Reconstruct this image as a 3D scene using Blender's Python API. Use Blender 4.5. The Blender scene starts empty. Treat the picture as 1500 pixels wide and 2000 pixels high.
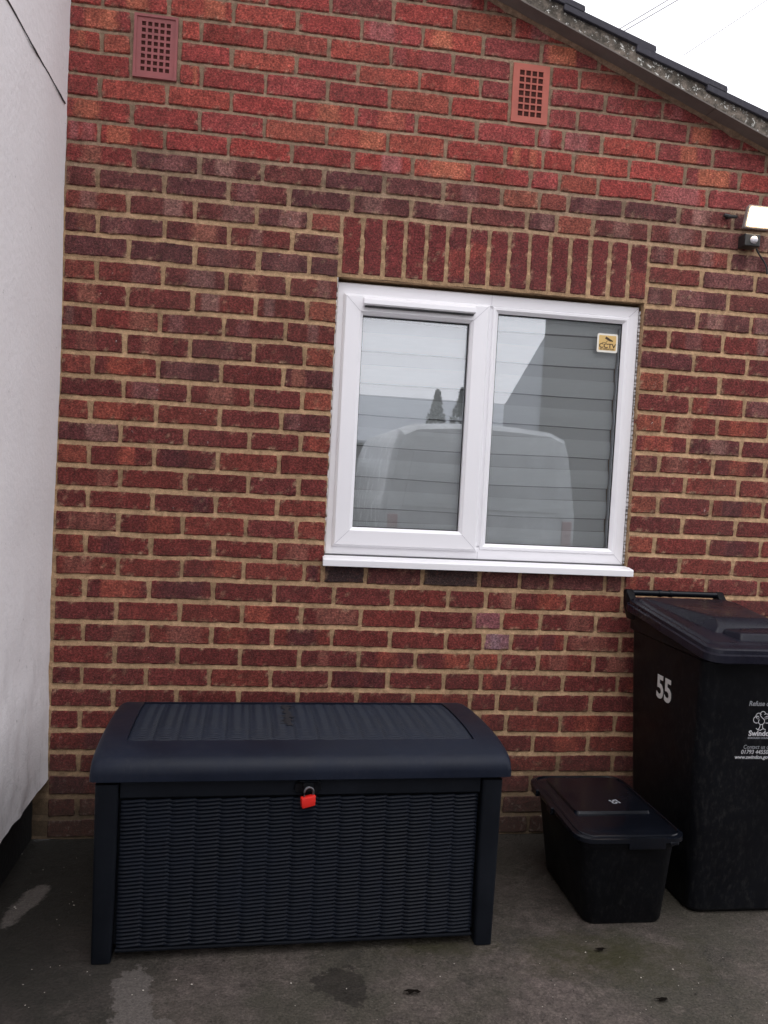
import bpy, bmesh, math, random
from mathutils import Vector, Matrix, noise
C = bpy.context.scene.collection
sc = bpy.context.scene
R = math.radians
random.seed(7)

# ------------------------------------------------------------------ camera
cam = bpy.data.objects.new('camera', bpy.data.cameras.new('camera'))
C.objects.link(cam)
yaw, pitch, roll = -0.141149, -0.044835, -0.052290
Rz = Matrix.Rotation(yaw, 3, 'Z')
Rx = Matrix.Rotation(pitch, 3, 'X')
Rr = Matrix(((math.cos(roll), 0, math.sin(roll)), (0, 1, 0), (-math.sin(roll), 0, math.cos(roll))))
Mw = Rz @ Rx @ Rr                      # columns: right, forward, up
rt, fw, up = Mw.col[0], Mw.col[1], Mw.col[2]
M4 = Matrix(((rt.x, up.x, -fw.x, 0.75515), (rt.y, up.y, -fw.y, -2.96182),
             (rt.z, up.z, -fw.z, 1.37417), (0, 0, 0, 1)))
cam.matrix_world = M4
cam.data.sensor_width = 36
cam.data.lens = 28.08
cam.data.clip_start = 0.05
cam.data.clip_end = 500
sc.camera = cam

# ------------------------------------------------------------------ light
SUN_EL, SUN_AZ = R(58), R(200)         # azimuth measured clockwise from +Y
w = bpy.data.worlds.new('World'); sc.world = w; w.use_nodes = True
nt = w.node_tree; nt.nodes.clear()
sky = nt.nodes.new('ShaderNodeTexSky'); sky.sky_type = 'NISHITA'; sky.sun_disc = False
sky.sun_elevation = SUN_EL; sky.sun_rotation = SUN_AZ
sky.air_density = 1.0; sky.dust_density = 4.0; sky.ozone_density = 1.0
hs = nt.nodes.new('ShaderNodeHueSaturation'); hs.inputs['Saturation'].default_value = 0.13
mixc = nt.nodes.new('ShaderNodeMix'); mixc.data_type = 'RGBA'
mixc.inputs['Factor'].default_value = 0.8
mixc.inputs['B'].default_value = (13.6, 13.5, 14.3, 1)       # cloud layer
bg = nt.nodes.new('ShaderNodeBackground'); bg.inputs['Strength'].default_value = 0.13
wo = nt.nodes.new('ShaderNodeOutputWorld')
nt.links.new(sky.outputs[0], hs.inputs['Color'])
nt.links.new(hs.outputs[0], mixc.inputs['A'])
nt.links.new(mixc.outputs['Result'], bg.inputs['Color'])
nt.links.new(bg.outputs[0], wo.inputs['Surface'])

sl = bpy.data.lights.new('sun', 'SUN'); sl.energy = 0.6; sl.angle = R(50); sl.color = (1, 0.985, 0.97)
so = bpy.data.objects.new('sun', sl); C.objects.link(so)
sd = Vector((math.sin(SUN_AZ) * math.cos(SUN_EL), math.cos(SUN_AZ) * math.cos(SUN_EL), math.sin(SUN_EL)))
so.rotation_euler = sd.to_track_quat('Z', 'Y').to_euler()
so.location = (0, -3, 12)

sc.view_settings.view_transform = 'Standard'
sc.view_settings.look = 'None'
sc.view_settings.exposure = 0.3
sc.view_settings.gamma = 1.0
sc.cycles.max_bounces = 8
sc.cycles.transparent_max_bounces = 12

# ------------------------------------------------------------------ helpers
def lin(c):
    return tuple(((v / 255) / 12.92 if v / 255 <= 0.04045 else ((v / 255 + 0.055) / 1.055) ** 2.4) for v in c)

def tag(o, label=None, cat=None, group=None, kind=None):
    if label: o['label'] = label
    if cat: o['category'] = cat
    if group: o['group'] = group
    if kind: o['kind'] = kind
    return o

def empty(name, loc, rz=0.0):
    o = bpy.data.objects.new(name, None); C.objects.link(o)
    o.location = loc; o.rotation_euler = (0, 0, rz); o.empty_display_size = 0.1
    return o

class MB:
    """collects geometry for ONE mesh object (metres, or mm with s=0.001)"""
    def __init__(self, s=0.001):
        self.v = []; self.f = []; self.m = []; self.s = s; self.c = []
    def add(self, vs, fs, mi=0, cols=None):
        n = len(self.v)
        self.v += [(a * self.s, b * self.s, c * self.s) for a, b, c in vs]
        self.f += [tuple(i + n for i in f) for f in fs]
        self.m += [mi] * len(fs)
        if cols: self.c += cols
    def box(self, x0, x1, y0, y1, z0, z1, mi=0):
        self.add([(x0, y0, z0), (x1, y0, z0), (x1, y1, z0), (x0, y1, z0), (x0, y0, z1), (x1, y0, z1), (x1, y1, z1), (x0, y1, z1)],
                 [(0, 1, 5, 4), (1, 2, 6, 5), (2, 3, 7, 6), (3, 0, 4, 7), (4, 5, 6, 7), (3, 2, 1, 0)], mi)
    def prism(self, prof, axis, a, b, mi=0):
        """closed profile (list of 2-tuples, in order) swept along an axis from a to b"""
        n = len(prof)
        def P(p, t):
            return {'x': (t, p[0], p[1]), 'y': (p[0], t, p[1]), 'z': (p[0], p[1], t)}[axis]
        vs = [P(p, a) for p in prof] + [P(p, b) for p in prof]
        fs = [(i, (i + 1) % n, n + (i + 1) % n, n + i) for i in range(n)]
        fs += [tuple(range(n))[::-1], tuple(range(n, 2 * n))]
        self.add(vs, fs, mi)
    def loft(self, rings, mi=0, cap0=True, cap1=True):
        n = len(rings[0]); vs = [p for r in rings for p in r]; fs = []
        for k in range(len(rings) - 1):
            for i in range(n):
                j = (i + 1) % n
                fs.append((k * n + i, k * n + j, (k + 1) * n + j, (k + 1) * n + i))
        if cap0: fs.append(tuple(range(n))[::-1])
        if cap1: fs.append(tuple(range((len(rings) - 1) * n, len(rings) * n)))
        self.add(vs, fs, mi)
    def tube(self, pts, r, n=10, mi=0):
        pts = [Vector(p) for p in pts]; rings = []
        for i, p in enumerate(pts):
            d = (pts[min(i + 1, len(pts) - 1)] - pts[max(i - 1, 0)]).normalized()
            u = d.cross(Vector((0, 0, 1)))
            if u.length < 1e-3: u = d.cross(Vector((1, 0, 0)))
            u.normalize(); q = d.cross(u)
            rr = r[i] if isinstance(r, (list, tuple)) else r
            rings.append([tuple(p + (u * math.cos(t) + q * math.sin(t)) * rr) for t in [2 * math.pi * k / n for k in range(n)]])
        self.loft(rings, mi)
    def build(self, name, mats, parent=None, bevel=0.0, seg=2, smooth=False, fixn=True):
        me = bpy.data.meshes.new(name)
        me.from_pydata(self.v, [], self.f)
        if not isinstance(mats, (list, tuple)): mats = [mats]
        for m in mats: me.materials.append(m)
        for p, mi in zip(me.polygons, self.m): p.material_index = mi
        if self.c and len(self.c) == len(self.v):
            at = me.color_attributes.new('Col', 'FLOAT_COLOR', 'POINT')
            at.data.foreach_set('color', [x for c in self.c for x in (c[0], c[1], c[2], 1.0)])
        if fixn or bevel:
            bm = bmesh.new(); bm.from_mesh(me)
            if fixn: bmesh.ops.recalc_face_normals(bm, faces=bm.faces)
            if bevel:
                es = [e for e in bm.edges if len(e.link_faces) == 2 and e.calc_face_angle(0) > 0.5]
                bmesh.ops.bevel(bm, geom=es, offset=bevel, segments=seg, affect='EDGES', profile=0.5, clamp_overlap=True)
            bm.to_mesh(me); bm.free()
        if smooth:
            for p in me.polygons: p.use_smooth = True
        me.update()
        o = bpy.data.objects.new(name, me); C.objects.link(o)
        if smooth:
            md = o.modifiers.new('es', 'EDGE_SPLIT'); md.split_angle = R(38)
        if parent: o.parent = parent
        return o

def rrect(x0, x1, y0, y1, z, r, n=5):
    """rounded rectangle ring in the xy plane at height z (z may be a function of x,y)"""
    pts = []
    for cx, cy, a0 in ((x1 - r, y1 - r, 0), (x0 + r, y1 - r, 90), (x0 + r, y0 + r, 180), (x1 - r, y0 + r, 270)):
        for k in range(n + 1):
            a = R(a0 + 90 * k / n)
            x = cx + r * math.cos(a); y = cy + r * math.sin(a)
            pts.append((x, y, z(x, y) if callable(z) else z))
    return pts

def text_mesh(name, body, size, mat, mw, parent=None, align='CENTER', bold=0.0, sx=1.0, extrude=0.0003, shear=0.0):
    cu = bpy.data.curves.new(name, 'FONT'); cu.body = body; cu.size = size
    cu.align_x = align; cu.align_y = 'CENTER'; cu.offset = bold; cu.extrude = extrude; cu.shear = shear
    cu.resolution_u = 4
    t = bpy.data.objects.new(name + '_src', cu); C.objects.link(t)
    dg = bpy.context.evaluated_depsgraph_get()
    me = bpy.data.meshes.new_from_object(t.evaluated_get(dg))
    bpy.data.objects.remove(t); bpy.data.curves.remove(cu)
    me.name = name
    me.transform(mw @ Matrix.Diagonal((sx, 1, 1, 1)))
    me.materials.clear(); me.materials.append(mat)
    o = bpy.data.objects.new(name, me); C.objects.link(o)
    if parent: o.parent = parent
    return o

# ------------------------------------------------------------------ materials
class Mat:
    def __init__(self, name, base=(0.5, 0.5, 0.5), rough=0.6, spec=0.5, metal=0.0):
        self.m = bpy.data.materials.new(name); self.m.use_nodes = True
        self.nt = self.m.node_tree; self.b = self.nt.nodes['Principled BSDF']
        self.b.inputs['Base Color'].default_value = (*base, 1)
        self.b.inputs['Roughness'].default_value = rough
        self.b.inputs['Specular IOR Level'].default_value = spec
        self.b.inputs['Metallic'].default_value = metal
        self.co = None
    def n(self, t, **k):
        x = self.nt.nodes.new(t)
        for a, v in k.items(): setattr(x, a, v)
        return x
    def l(self, a, b): self.nt.links.new(a, b)
    def coord(self, scale=(1, 1, 1)):
        tc = self.n('ShaderNodeNewGeometry')
        mp = self.n('ShaderNodeMapping'); mp.inputs['Scale'].default_value = scale
        self.l(tc.outputs['Position'], mp.inputs['Vector']); return mp.outputs[0]
    def noise(self, scale, detail=3, rough=0.55, vec=None, sc3=(1, 1, 1), dist=0.0):
        x = self.n('ShaderNodeTexNoise'); x.inputs['Scale'].default_value = scale
        x.inputs['Detail'].default_value = detail; x.inputs['Roughness'].default_value = rough
        x.inputs['Distortion'].default_value = dist
        self.l(vec if vec else self.coord(sc3), x.inputs['Vector']); return x.outputs['Fac']
    def ramp(self, fac, stops, interp='LINEAR'):
        x = self.n('ShaderNodeValToRGB'); x.color_ramp.interpolation = interp
        el = x.color_ramp.elements
        while len(el) < len(stops): el.new(0.5)
        for e, (p, c) in zip(el, stops):
            e.position = p; e.color = (*c, 1) if not isinstance(c, (int, float)) else (c, c, c, 1)
        self.l(fac, x.inputs['Fac']); return x.outputs['Color']
    def mix(self, a, b, fac, mode='MIX'):
        x = self.n('ShaderNodeMix', data_type='RGBA', blend_type=mode)
        for s, k in ((fac, 'Factor'), (a, 'A'), (b, 'B')):
            if isinstance(s, bpy.types.NodeSocket): self.l(s, x.inputs[k])
            elif isinstance(s, (int, float)): x.inputs[k].default_value = s if k == 'Factor' else (s, s, s, 1)
            else: x.inputs[k].default_value = (*s, 1)
        return x.outputs['Result']
    def math(self, op, a, b=0.0, c=None, clamp=False):
        x = self.n('ShaderNodeMath', operation=op); x.use_clamp = clamp
        for i, s in enumerate((a, b, c)):
            if s is None: continue
            if isinstance(s, bpy.types.NodeSocket): self.l(s, x.inputs[i])
            else: x.inputs[i].default_value = s
        return x.outputs[0]
    def color(self, s): self.l(s, self.b.inputs['Base Color'])
    def rough(self, s): self.l(s, self.b.inputs['Roughness'])
    def bump(self, h, strength=0.3, dist=0.002, prev=None):
        x = self.n('ShaderNodeBump'); x.inputs['Strength'].default_value = strength; x.inputs['Distance'].default_value = dist
        self.l(h, x.inputs['Height'])
        if prev: self.l(prev, x.inputs['Normal'])
        self.l(x.outputs[0], self.b.inputs['Normal']); return x.outputs[0]

def blob(mt, cx, cy, rx, ry, wob, soft, rot=0.0):
    """irregular stain mask on the ground: 1 inside"""
    g = mt.n('ShaderNodeNewGeometry'); mp = mt.n('ShaderNodeMapping', vector_type='TEXTURE')
    mp.inputs['Location'].default_value = (cx, cy, 0); mp.inputs['Scale'].default_value = (rx, ry, 1); mp.inputs['Rotation'].default_value = (0, 0, rot)
    mt.l(g.outputs['Position'], mp.inputs['Vector'])
    ln = mt.n('ShaderNodeVectorMath', operation='LENGTH'); mt.l(mp.outputs[0], ln.inputs[0])
    nz = mt.math('ADD', mt.math('MULTIPLY', mt.noise(9, 4, 0.6), 0.6), mt.math('MULTIPLY', mt.noise(38, 5, 0.7), 0.4))
    d = mt.math('ADD', ln.outputs['Value'], mt.math('MULTIPLY', mt.math('SUBTRACT', nz, 0.5), wob * 2.6))
    return mt.ramp(d, [(1 - soft if soft < 1 else 0, 1.0), (1.0, 0.0)])

# brick: the colour of each brick (fired bands and all) is in the mesh, grain comes from noise
m = Mat('brick', rough=0.82, spec=0.25)
ca = m.n('ShaderNodeVertexColor', layer_name='Col')
g1 = m.noise(125, 4, 0.75, sc3=(1, 1, 1.25)); g2 = m.noise(420, 2, 0.6); g3 = m.noise(22, 3, 0.6)
v = m.mix(ca.outputs['Color'], m.ramp(g1, [(0.33, 0.36), (0.5, 0.92), (0.66, 2.0)]), 1.0, 'MULTIPLY')
v = m.mix(v, m.ramp(g3, [(0.3, 0.72), (0.7, 1.28)]), 1.0, 'MULTIPLY')
v = m.mix(v, m.ramp(m.noise(60, 3, 0.6), [(0.3, 0.72), (0.7, 1.3)]), 1.0, 'MULTIPLY')
v = m.mix(v, (0.31, 0.070, 0.045), m.math('MULTIPLY', m.ramp(m.noise(75, 4, 0.8), [(0.50, 0.0), (0.72, 0.45)]), m.ramp(m.noise(9, 2, 0.5), [(0.4, 0.1), (0.65, 1.0)])))
v = m.mix(v, (0.50, 0.30, 0.22), m.ramp(g2, [(0.60, 0.0), (0.72, 0.5)]))
dirt = m.noise(1.3, 4, 0.6)
v = m.mix(v, (0.075, 0.05, 0.045), m.ramp(dirt, [(0.5, 0.0), (0.75, 0.35)]))
salt = m.noise(34, 5, 0.72); saltm = m.noise(1.7, 2, 0.5)
sm = m.math('MULTIPLY', m.ramp(salt, [(0.655, 0.0), (0.72, 0.85)]), m.ramp(saltm, [(0.47, 0.12), (0.57, 1.0)]))
v = m.mix(v, (0.55, 0.50, 0.48), sm)
sep = m.n('ShaderNodeSeparateXYZ'); gg = m.n('ShaderNodeNewGeometry'); m.l(gg.outputs['Position'], sep.inputs[0])
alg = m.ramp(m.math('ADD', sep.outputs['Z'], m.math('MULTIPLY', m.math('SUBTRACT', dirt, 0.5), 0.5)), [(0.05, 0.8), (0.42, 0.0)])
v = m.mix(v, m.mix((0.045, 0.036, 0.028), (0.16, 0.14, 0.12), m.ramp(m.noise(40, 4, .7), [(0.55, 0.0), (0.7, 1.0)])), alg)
m.color(v)
h = m.mix(g1, g2, 0.35)
m.bump(h, 0.85, 0.0035)
BRICK = m.m

def mortar_mat(name, hi, lo):
    m = Mat(name, rough=0.95, spec=0.15)
    a = m.noise(60, 4, 0.6); b = m.noise(7, 3, 0.6); c = m.noise(350, 2, 0.5)
    sep = m.n('ShaderNodeSeparateXYZ'); gg = m.n('ShaderNodeNewGeometry'); m.l(gg.outputs['Position'], sep.inputs[0])
    zz = m.math('ADD', sep.outputs['Z'], m.math('MULTIPLY', m.math('SUBTRACT', b, 0.5), 0.25))
    t = m.ramp(m.math('DIVIDE', zz, 3.2), [(0.70, 0.0), (0.76, 1.0)])
    v = m.mix(lo, hi, t)
    v = m.mix(v, m.ramp(a, [(0.3, 0.68), (0.7, 1.25)]), 1.0, 'MULTIPLY')
    v = m.mix(v, m.ramp(b, [(0.3, 0.72), (0.7, 1.2)]), 1.0, 'MULTIPLY')
    v = m.mix(v, m.ramp(c, [(0.35, 0.8), (0.7, 1.2)]), 1.0, 'MULTIPLY')
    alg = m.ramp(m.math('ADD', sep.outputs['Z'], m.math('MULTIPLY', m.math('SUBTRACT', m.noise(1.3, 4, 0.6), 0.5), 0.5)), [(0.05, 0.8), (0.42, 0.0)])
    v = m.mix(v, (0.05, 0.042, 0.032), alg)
    m.color(v); m.bump(m.mix(a, c, 0.5), 0.8, 0.003)
    return m.m
MORTAR = mortar_mat('mortar', (0.275, 0.19, 0.13), (0.42, 0.275, 0.16))

m = Mat('white_render', rough=0.9, spec=0.2)
a = m.noise(3, 4, 0.6); b = m.noise(45, 4, 0.6); c = m.noise(150, 3, 0.6); d2 = m.noise(14, 5, 0.7, sc3=(1, 1, 0.45))
sep = m.n('ShaderNodeSeparateXYZ'); gg = m.n('ShaderNodeNewGeometry'); m.l(gg.outputs['Position'], sep.inputs[0])
low = m.ramp(m.math('ADD', m.math('DIVIDE', sep.outputs['Z'], 2.0), m.math('MULTIPLY', m.math('SUBTRACT', a, 0.5), 0.5)), [(0.1, 1.0), (0.55, 0.0)])
v = m.mix((0.82, 0.795, 0.80), (0.755, 0.73, 0.735), a)
v = m.mix(v, (0.33, 0.31, 0.30), m.math('MULTIPLY', m.ramp(d2, [(0.52, 0.0), (0.72, 0.45)]), low))
v = m.mix(v, (0.25, 0.24, 0.23), m.ramp(m.noise(26, 4, 0.7, sc3=(1, 1, .6)), [(0.69, 0.0), (0.715, 0.6)]))
m.color(v)
rb = m.bump(b, 0.28, 0.010)
st = m.n('ShaderNodeBump'); m.l(m.math('MULTIPLY', c, low), st.inputs['Height']); st.inputs['Strength'].default_value = 0.6; st.inputs['Distance'].default_value = 0.004
m.l(rb, st.inputs['Normal']); m.l(st.outputs[0], m.b.inputs['Normal'])
RENDER = m.m

m = Mat('bitumen', (0.012, 0.012, 0.013), 0.75, 0.3); m.bump(m.noise(50, 4), 0.5, 0.006); BITUMEN = m.m

def plastic(name, col, rough, spec=0.5, grain=0.0, dusty=0.0, scr=0.0):
    m = Mat(name, col, rough, spec)
    a = m.noise(6, 4, 0.6); b = m.noise(600, 2, 0.5)
    v = m.mix(col, m.ramp(a, [(0.3, 0.8), (0.7, 1.2)]), 1.0, 'MULTIPLY')
    if dusty:
        dd = m.noise(70, 5, 0.75, sc3=(1, 1, .5)); de = m.noise(3.0, 2, 0.5)
        v = m.mix(v, (0.12, 0.115, 0.11), m.math('MULTIPLY', m.ramp(dd, [(0.5, 0.0), (0.8, dusty)]), m.ramp(de, [(0.35, 0.2), (0.65, 1.0)])))
    m.color(v)
    m.rough(m.ramp(a, [(0.3, max(rough - 0.08, 0.05)), (0.7, rough + 0.1)]))
    if grain: m.bump(b, grain, 0.001)
    return m.m
UPVC = Mat('white_upvc', (0.87, 0.86, 0.885), 0.28, 0.5).m
UPVC_S = Mat('white_upvc_sill', (0.86, 0.85, 0.87), 0.3, 0.5).m
GASKET = plastic('black_gasket', (0.02, 0.02, 0.022), 0.6)
BOXP = plastic('anthracite_sky_tint', (0.0075, 0.0108, 0.021), 0.44, 0.19, 0.25, 0.12)  # bluish sky reflection put into the lid's base colour
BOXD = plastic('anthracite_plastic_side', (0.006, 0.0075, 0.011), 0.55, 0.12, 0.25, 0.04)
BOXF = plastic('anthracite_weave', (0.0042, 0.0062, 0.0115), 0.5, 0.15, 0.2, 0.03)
BLK = plastic('black_plastic_gloss', (0.0035, 0.0045, 0.0075), 0.2, 0.3, 0.0, 0.03)
BLKM = plastic('black_plastic_matt', (0.0035, 0.004, 0.0055), 0.45, 0.14, 0.15, 0.20)
BINL = plastic('grey_lid_plastic', (0.0085, 0.0085, 0.0150), 0.28, 0.18, 0.1, 0.12)
TILE = plastic('dark_concrete_tile', (0.045, 0.043, 0.055), 0.75, 0.3, 0.5, 0.6)
BOARD = plastic('fibre_cement_board', (0.17, 0.15, 0.135), 0.9, 0.2, 0.3, 0.5)
DARKM = plastic('dark_metal', (0.02, 0.02, 0.02), 0.45, 0.5)
STEEL = Mat('steel', (0.16, 0.16, 0.17), 0.38, 0.5, 1.0).m
RED = plastic('red_vinyl', (0.62, 0.018, 0.012), 0.4, 0.5)
VENT1 = plastic('painted_air_brick', (0.30, 0.095, 0.095), 0.6, 0.3, 0.2)
VENT2 = plastic('terracotta_air_brick', (0.42, 0.12, 0.09), 0.7, 0.3, 0.2)
HOLE = Mat('vent_dark', (0.06, 0.022, 0.018), 0.9, 0.1).m
PRINT = Mat('white_print', (0.55, 0.55, 0.57), 0.5, 0.3).m
PRINTD = Mat('faded_print', (0.26, 0.27, 0.29), 0.6, 0.3).m
PRINTB = Mat('number_sticker', (0.62, 0.62, 0.60), 0.5, 0.3).m

m = Mat('verge_mortar', rough=0.95, spec=0.15)       # lichen-spotted bedding mortar
a = m.noise(30, 5, 0.7); b = m.noise(62, 5, 0.75); c = m.noise(6, 3)
v = m.mix((0.075, 0.066, 0.055), (0.24, 0.20, 0.165), m.ramp(a, [(0.42, 0.0), (0.68, 1.0)]))
v = m.mix(v, (0.75, 0.75, 0.70), m.ramp(m.math('ADD', b, m.math('MULTIPLY', c, 0.18)), [(0.665, 0.0), (0.70, 0.9)]))
m.color(v); m.bump(m.mix(a, b, 0.5), 1.0, 0.008); VMORT = m.m

m = Mat('concrete', rough=0.8, spec=0.3)
n1 = m.noise(2.2, 5, 0.6); n2 = m.noise(26, 5, 0.7); n3 = m.noise(150, 5, 0.8); n4 = m.noise(110, 2, 0.5)
v = m.mix((0.062, 0.052, 0.044), (0.108, 0.085, 0.076), m.ramp(n1, [(0.35, 0.0), (0.65, 1.0)]))
v = m.mix(v, m.ramp(n2, [(0.3, 0.6), (0.7, 1.4)]), 1.0, 'MULTIPLY')
v = m.mix(v, (0.045, 0.042, 0.030), m.ramp(m.noise(1.3, 5, 0.7), [(0.45, 0.0), (0.58, 0.75)]))
v = m.mix(v, (0.030, 0.027, 0.022), m.ramp(m.noise(5.5, 5, 0.75), [(0.53, 0.0), (0.66, 0.6)]))
v = m.mix(v, (0.14, 0.115, 0.10), m.ramp(m.noise(8.0, 5, 0.75, sc3=(1, 1.4, 1)), [(0.58, 0.0), (0.70, 0.55)]))
v = m.mix(v, m.ramp(n3, [(0.32, 0.45), (0.5, 1.0), (0.68, 1.7)]), 1.0, 'MULTIPLY')
v = m.mix(v, (0.22, 0.2, 0.18), m.ramp(n4, [(0.73, 0.0), (0.77, 0.6)]))
v = m.mix(v, (0.02, 0.019, 0.018), m.ramp(m.noise(46, 4, 0.6), [(0.70, 0.0), (0.74, 0.8)]))
# algae and damp at the foot of the walls, with occlusion shade painted in
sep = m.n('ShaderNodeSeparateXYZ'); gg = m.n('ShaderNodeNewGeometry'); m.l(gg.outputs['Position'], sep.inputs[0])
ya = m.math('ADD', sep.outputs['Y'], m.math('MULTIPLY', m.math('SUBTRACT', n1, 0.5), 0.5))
damp_shade = m.ramp(ya, [(0.0, 0.0), (1.0, 1.0)])
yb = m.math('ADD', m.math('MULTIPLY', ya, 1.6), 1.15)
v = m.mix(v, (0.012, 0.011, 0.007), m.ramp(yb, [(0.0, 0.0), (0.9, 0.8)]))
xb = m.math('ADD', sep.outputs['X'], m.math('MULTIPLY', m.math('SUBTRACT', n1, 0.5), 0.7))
v = m.mix(v, (0.013, 0.012, 0.010), m.ramp(m.math('ADD', m.math('MULTIPLY', xb, -1.0), 1.0), [(0.30, 0.0), (0.85, 0.8)]))  # darker toward the white house: damp plus painted shade
v = m.mix(v, (0.030, 0.028, 0.010), m.math('MULTIPLY', blob(m, 1.80, -0.80, 0.34, 0.15, 1.0, 0.9), 0.9))
v = m.mix(v, (0.026, 0.024, 0.009), m.math('MULTIPLY', blob(m, 1.30, -0.72, 0.18, 0.07, 1.0, 0.9), 0.8))
dry = m.math('MAXIMUM', blob(m, 0.465, -0.93, 0.062, 0.17, 1.3, 0.15, 0.18), blob(m, 0.52, -1.06, 0.09, 0.08, 1.6, 0.15))
dry = m.math('MAXIMUM', dry, blob(m, 0.06, -0.43, 0.040, 0.13, 1.0, 0.25, -0.25))
dryc = m.mix((0.12, 0.105, 0.095), m.ramp(n3, [(0.34, 0.6), (0.68, 1.35)]), 1.0, 'MULTIPLY')
v = m.mix(v, dryc, m.math('MULTIPLY', dry, 0.85))
wet = m.math('MAXIMUM', blob(m, 0.975, -0.87, 0.06, 0.06, 2.6, 0.2), blob(m, 1.01, -0.90, 0.055, 0.085, 2.6, 0.2, 0.5))
wet = m.math('MAXIMUM', wet, m.math('MULTIPLY', m.ramp(m.noise(7, 5, 0.75), [(0.63, 0.0), (0.70, 1.0)]), 0.5))
v = m.mix(v, (0.011, 0.008, 0.0065), m.math('MULTIPLY', wet, 0.62))
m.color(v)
m.rough(m.ramp(n2, [(0.3, 0.62), (0.7, 0.92)]))
m.bump(m.mix(m.noise(90, 4, .7), n2, 0.4), 1.0, 0.008); GROUND = m.m

# glass: clear pane that also mirrors what stands opposite
m = bpy.data.materials.new('window_glass'); m.use_nodes = True; n_ = m.node_tree; n_.nodes.clear()
o_ = n_.nodes.new('ShaderNodeOutputMaterial'); mx = n_.nodes.new('ShaderNodeMixShader')
tr = n_.nodes.new('ShaderNodeBsdfTransparent'); tr.inputs[0].default_value = (0.985, 0.99, 0.988, 1)
gl = n_.nodes.new('ShaderNodeBsdfGlossy'); gl.inputs['Roughness'].default_value = 0.004; gl.inputs['Color'].default_value = (0.95, 0.97, 1, 1)
lw = n_.nodes.new('ShaderNodeFresnel'); lw.inputs['IOR'].default_value = 1.9
ad = n_.nodes.new('ShaderNodeMath'); ad.operation = 'MULTIPLY_ADD'; ad.inputs[1].default_value = 1.0; ad.inputs[2].default_value = 0.06
n_.links.new(lw.outputs[0], ad.inputs[0]); n_.links.new(ad.outputs[0], mx.inputs[0])
n_.links.new(tr.outputs[0], mx.inputs[1]); n_.links.new(gl.outputs[0], mx.inputs[2]); n_.links.new(mx.outputs[0], o_.inputs[0])
GLASS = m

# ------------------------------------------------------------------ ground
mb = MB(1.0)
N = 60
xs = [-60, -20, -6] + [-3 + 9 * i / N for i in range(N + 1)] + [9, 30, 80]
ys = [-90, -40, -12] + [-6 + 6.2 * i / N for i in range(N + 1)] + [3, 20, 60]
vs = []
for y in ys:
    for x in xs:
        z = 0.0
        if -6 < y < 0.2 and -3 < x < 6: z = 0.006 * (noise.noise(Vector((x * 1.3, y * 1.3, 0))))
        vs.append((x, y, z - 0.002))
nx = len(xs)
fs = [(j * nx + i, j * nx + i + 1, (j + 1) * nx + i + 1, (j + 1) * nx + i) for j in range(len(ys) - 1) for i in range(nx - 1)]
mb.add(vs, fs)
g = mb.build('ground', GROUND, smooth=False)
tag(g, 'stained grey brown concrete yard with dry pale patches', 'ground', kind='structure')

# ------------------------------------------------------------------ brick house
OFF = {10: -15, 9: -15, 8: -15, 7: -13, 6: -7, 5: -6, 4: -4, 3: -3, 2: 1, 1: 4, 0: 5, -1: 7, -2: 8, -3: 6, -4: 5, -5: 2, -6: 0, -7: -4, -8: -5,
       -9: -4, -10: -3, -11: -1, -12: -2, -13: -2, -14: 0, -15: -2, -16: -1, -17: 1, -18: 0, -19: -1, -20: 0, -21: 1, -22: 2, -23: 2, -24: 1, -25: 2, -26: 2}
def J(j): return (j + 29) * 80 + OFF.get(j, 0)
def eave(x): return 2886 - 0.378 * (x - 2170)          # underside of the verge on the wall face
def wav(x, z): return 3.0 * noise.noise(Vector((x * .0045, z * .006, 2.0))) + 1.2 * noise.noise(Vector((x * .016, z * .011, 6.0)))
WX0, WX1, WZ0, WZ1 = 960, 2150, 1037, 2091

house = empty('brick_house', (1.2, 0.15, 0))
tag(house, 'red brick side wall with white window and sloping tiled verge', 'house')
def hp(o):
    o.parent = house; o.matrix_parent_inverse = Matrix.Translation((-1.2, -0.15, 0)); return o

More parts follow.
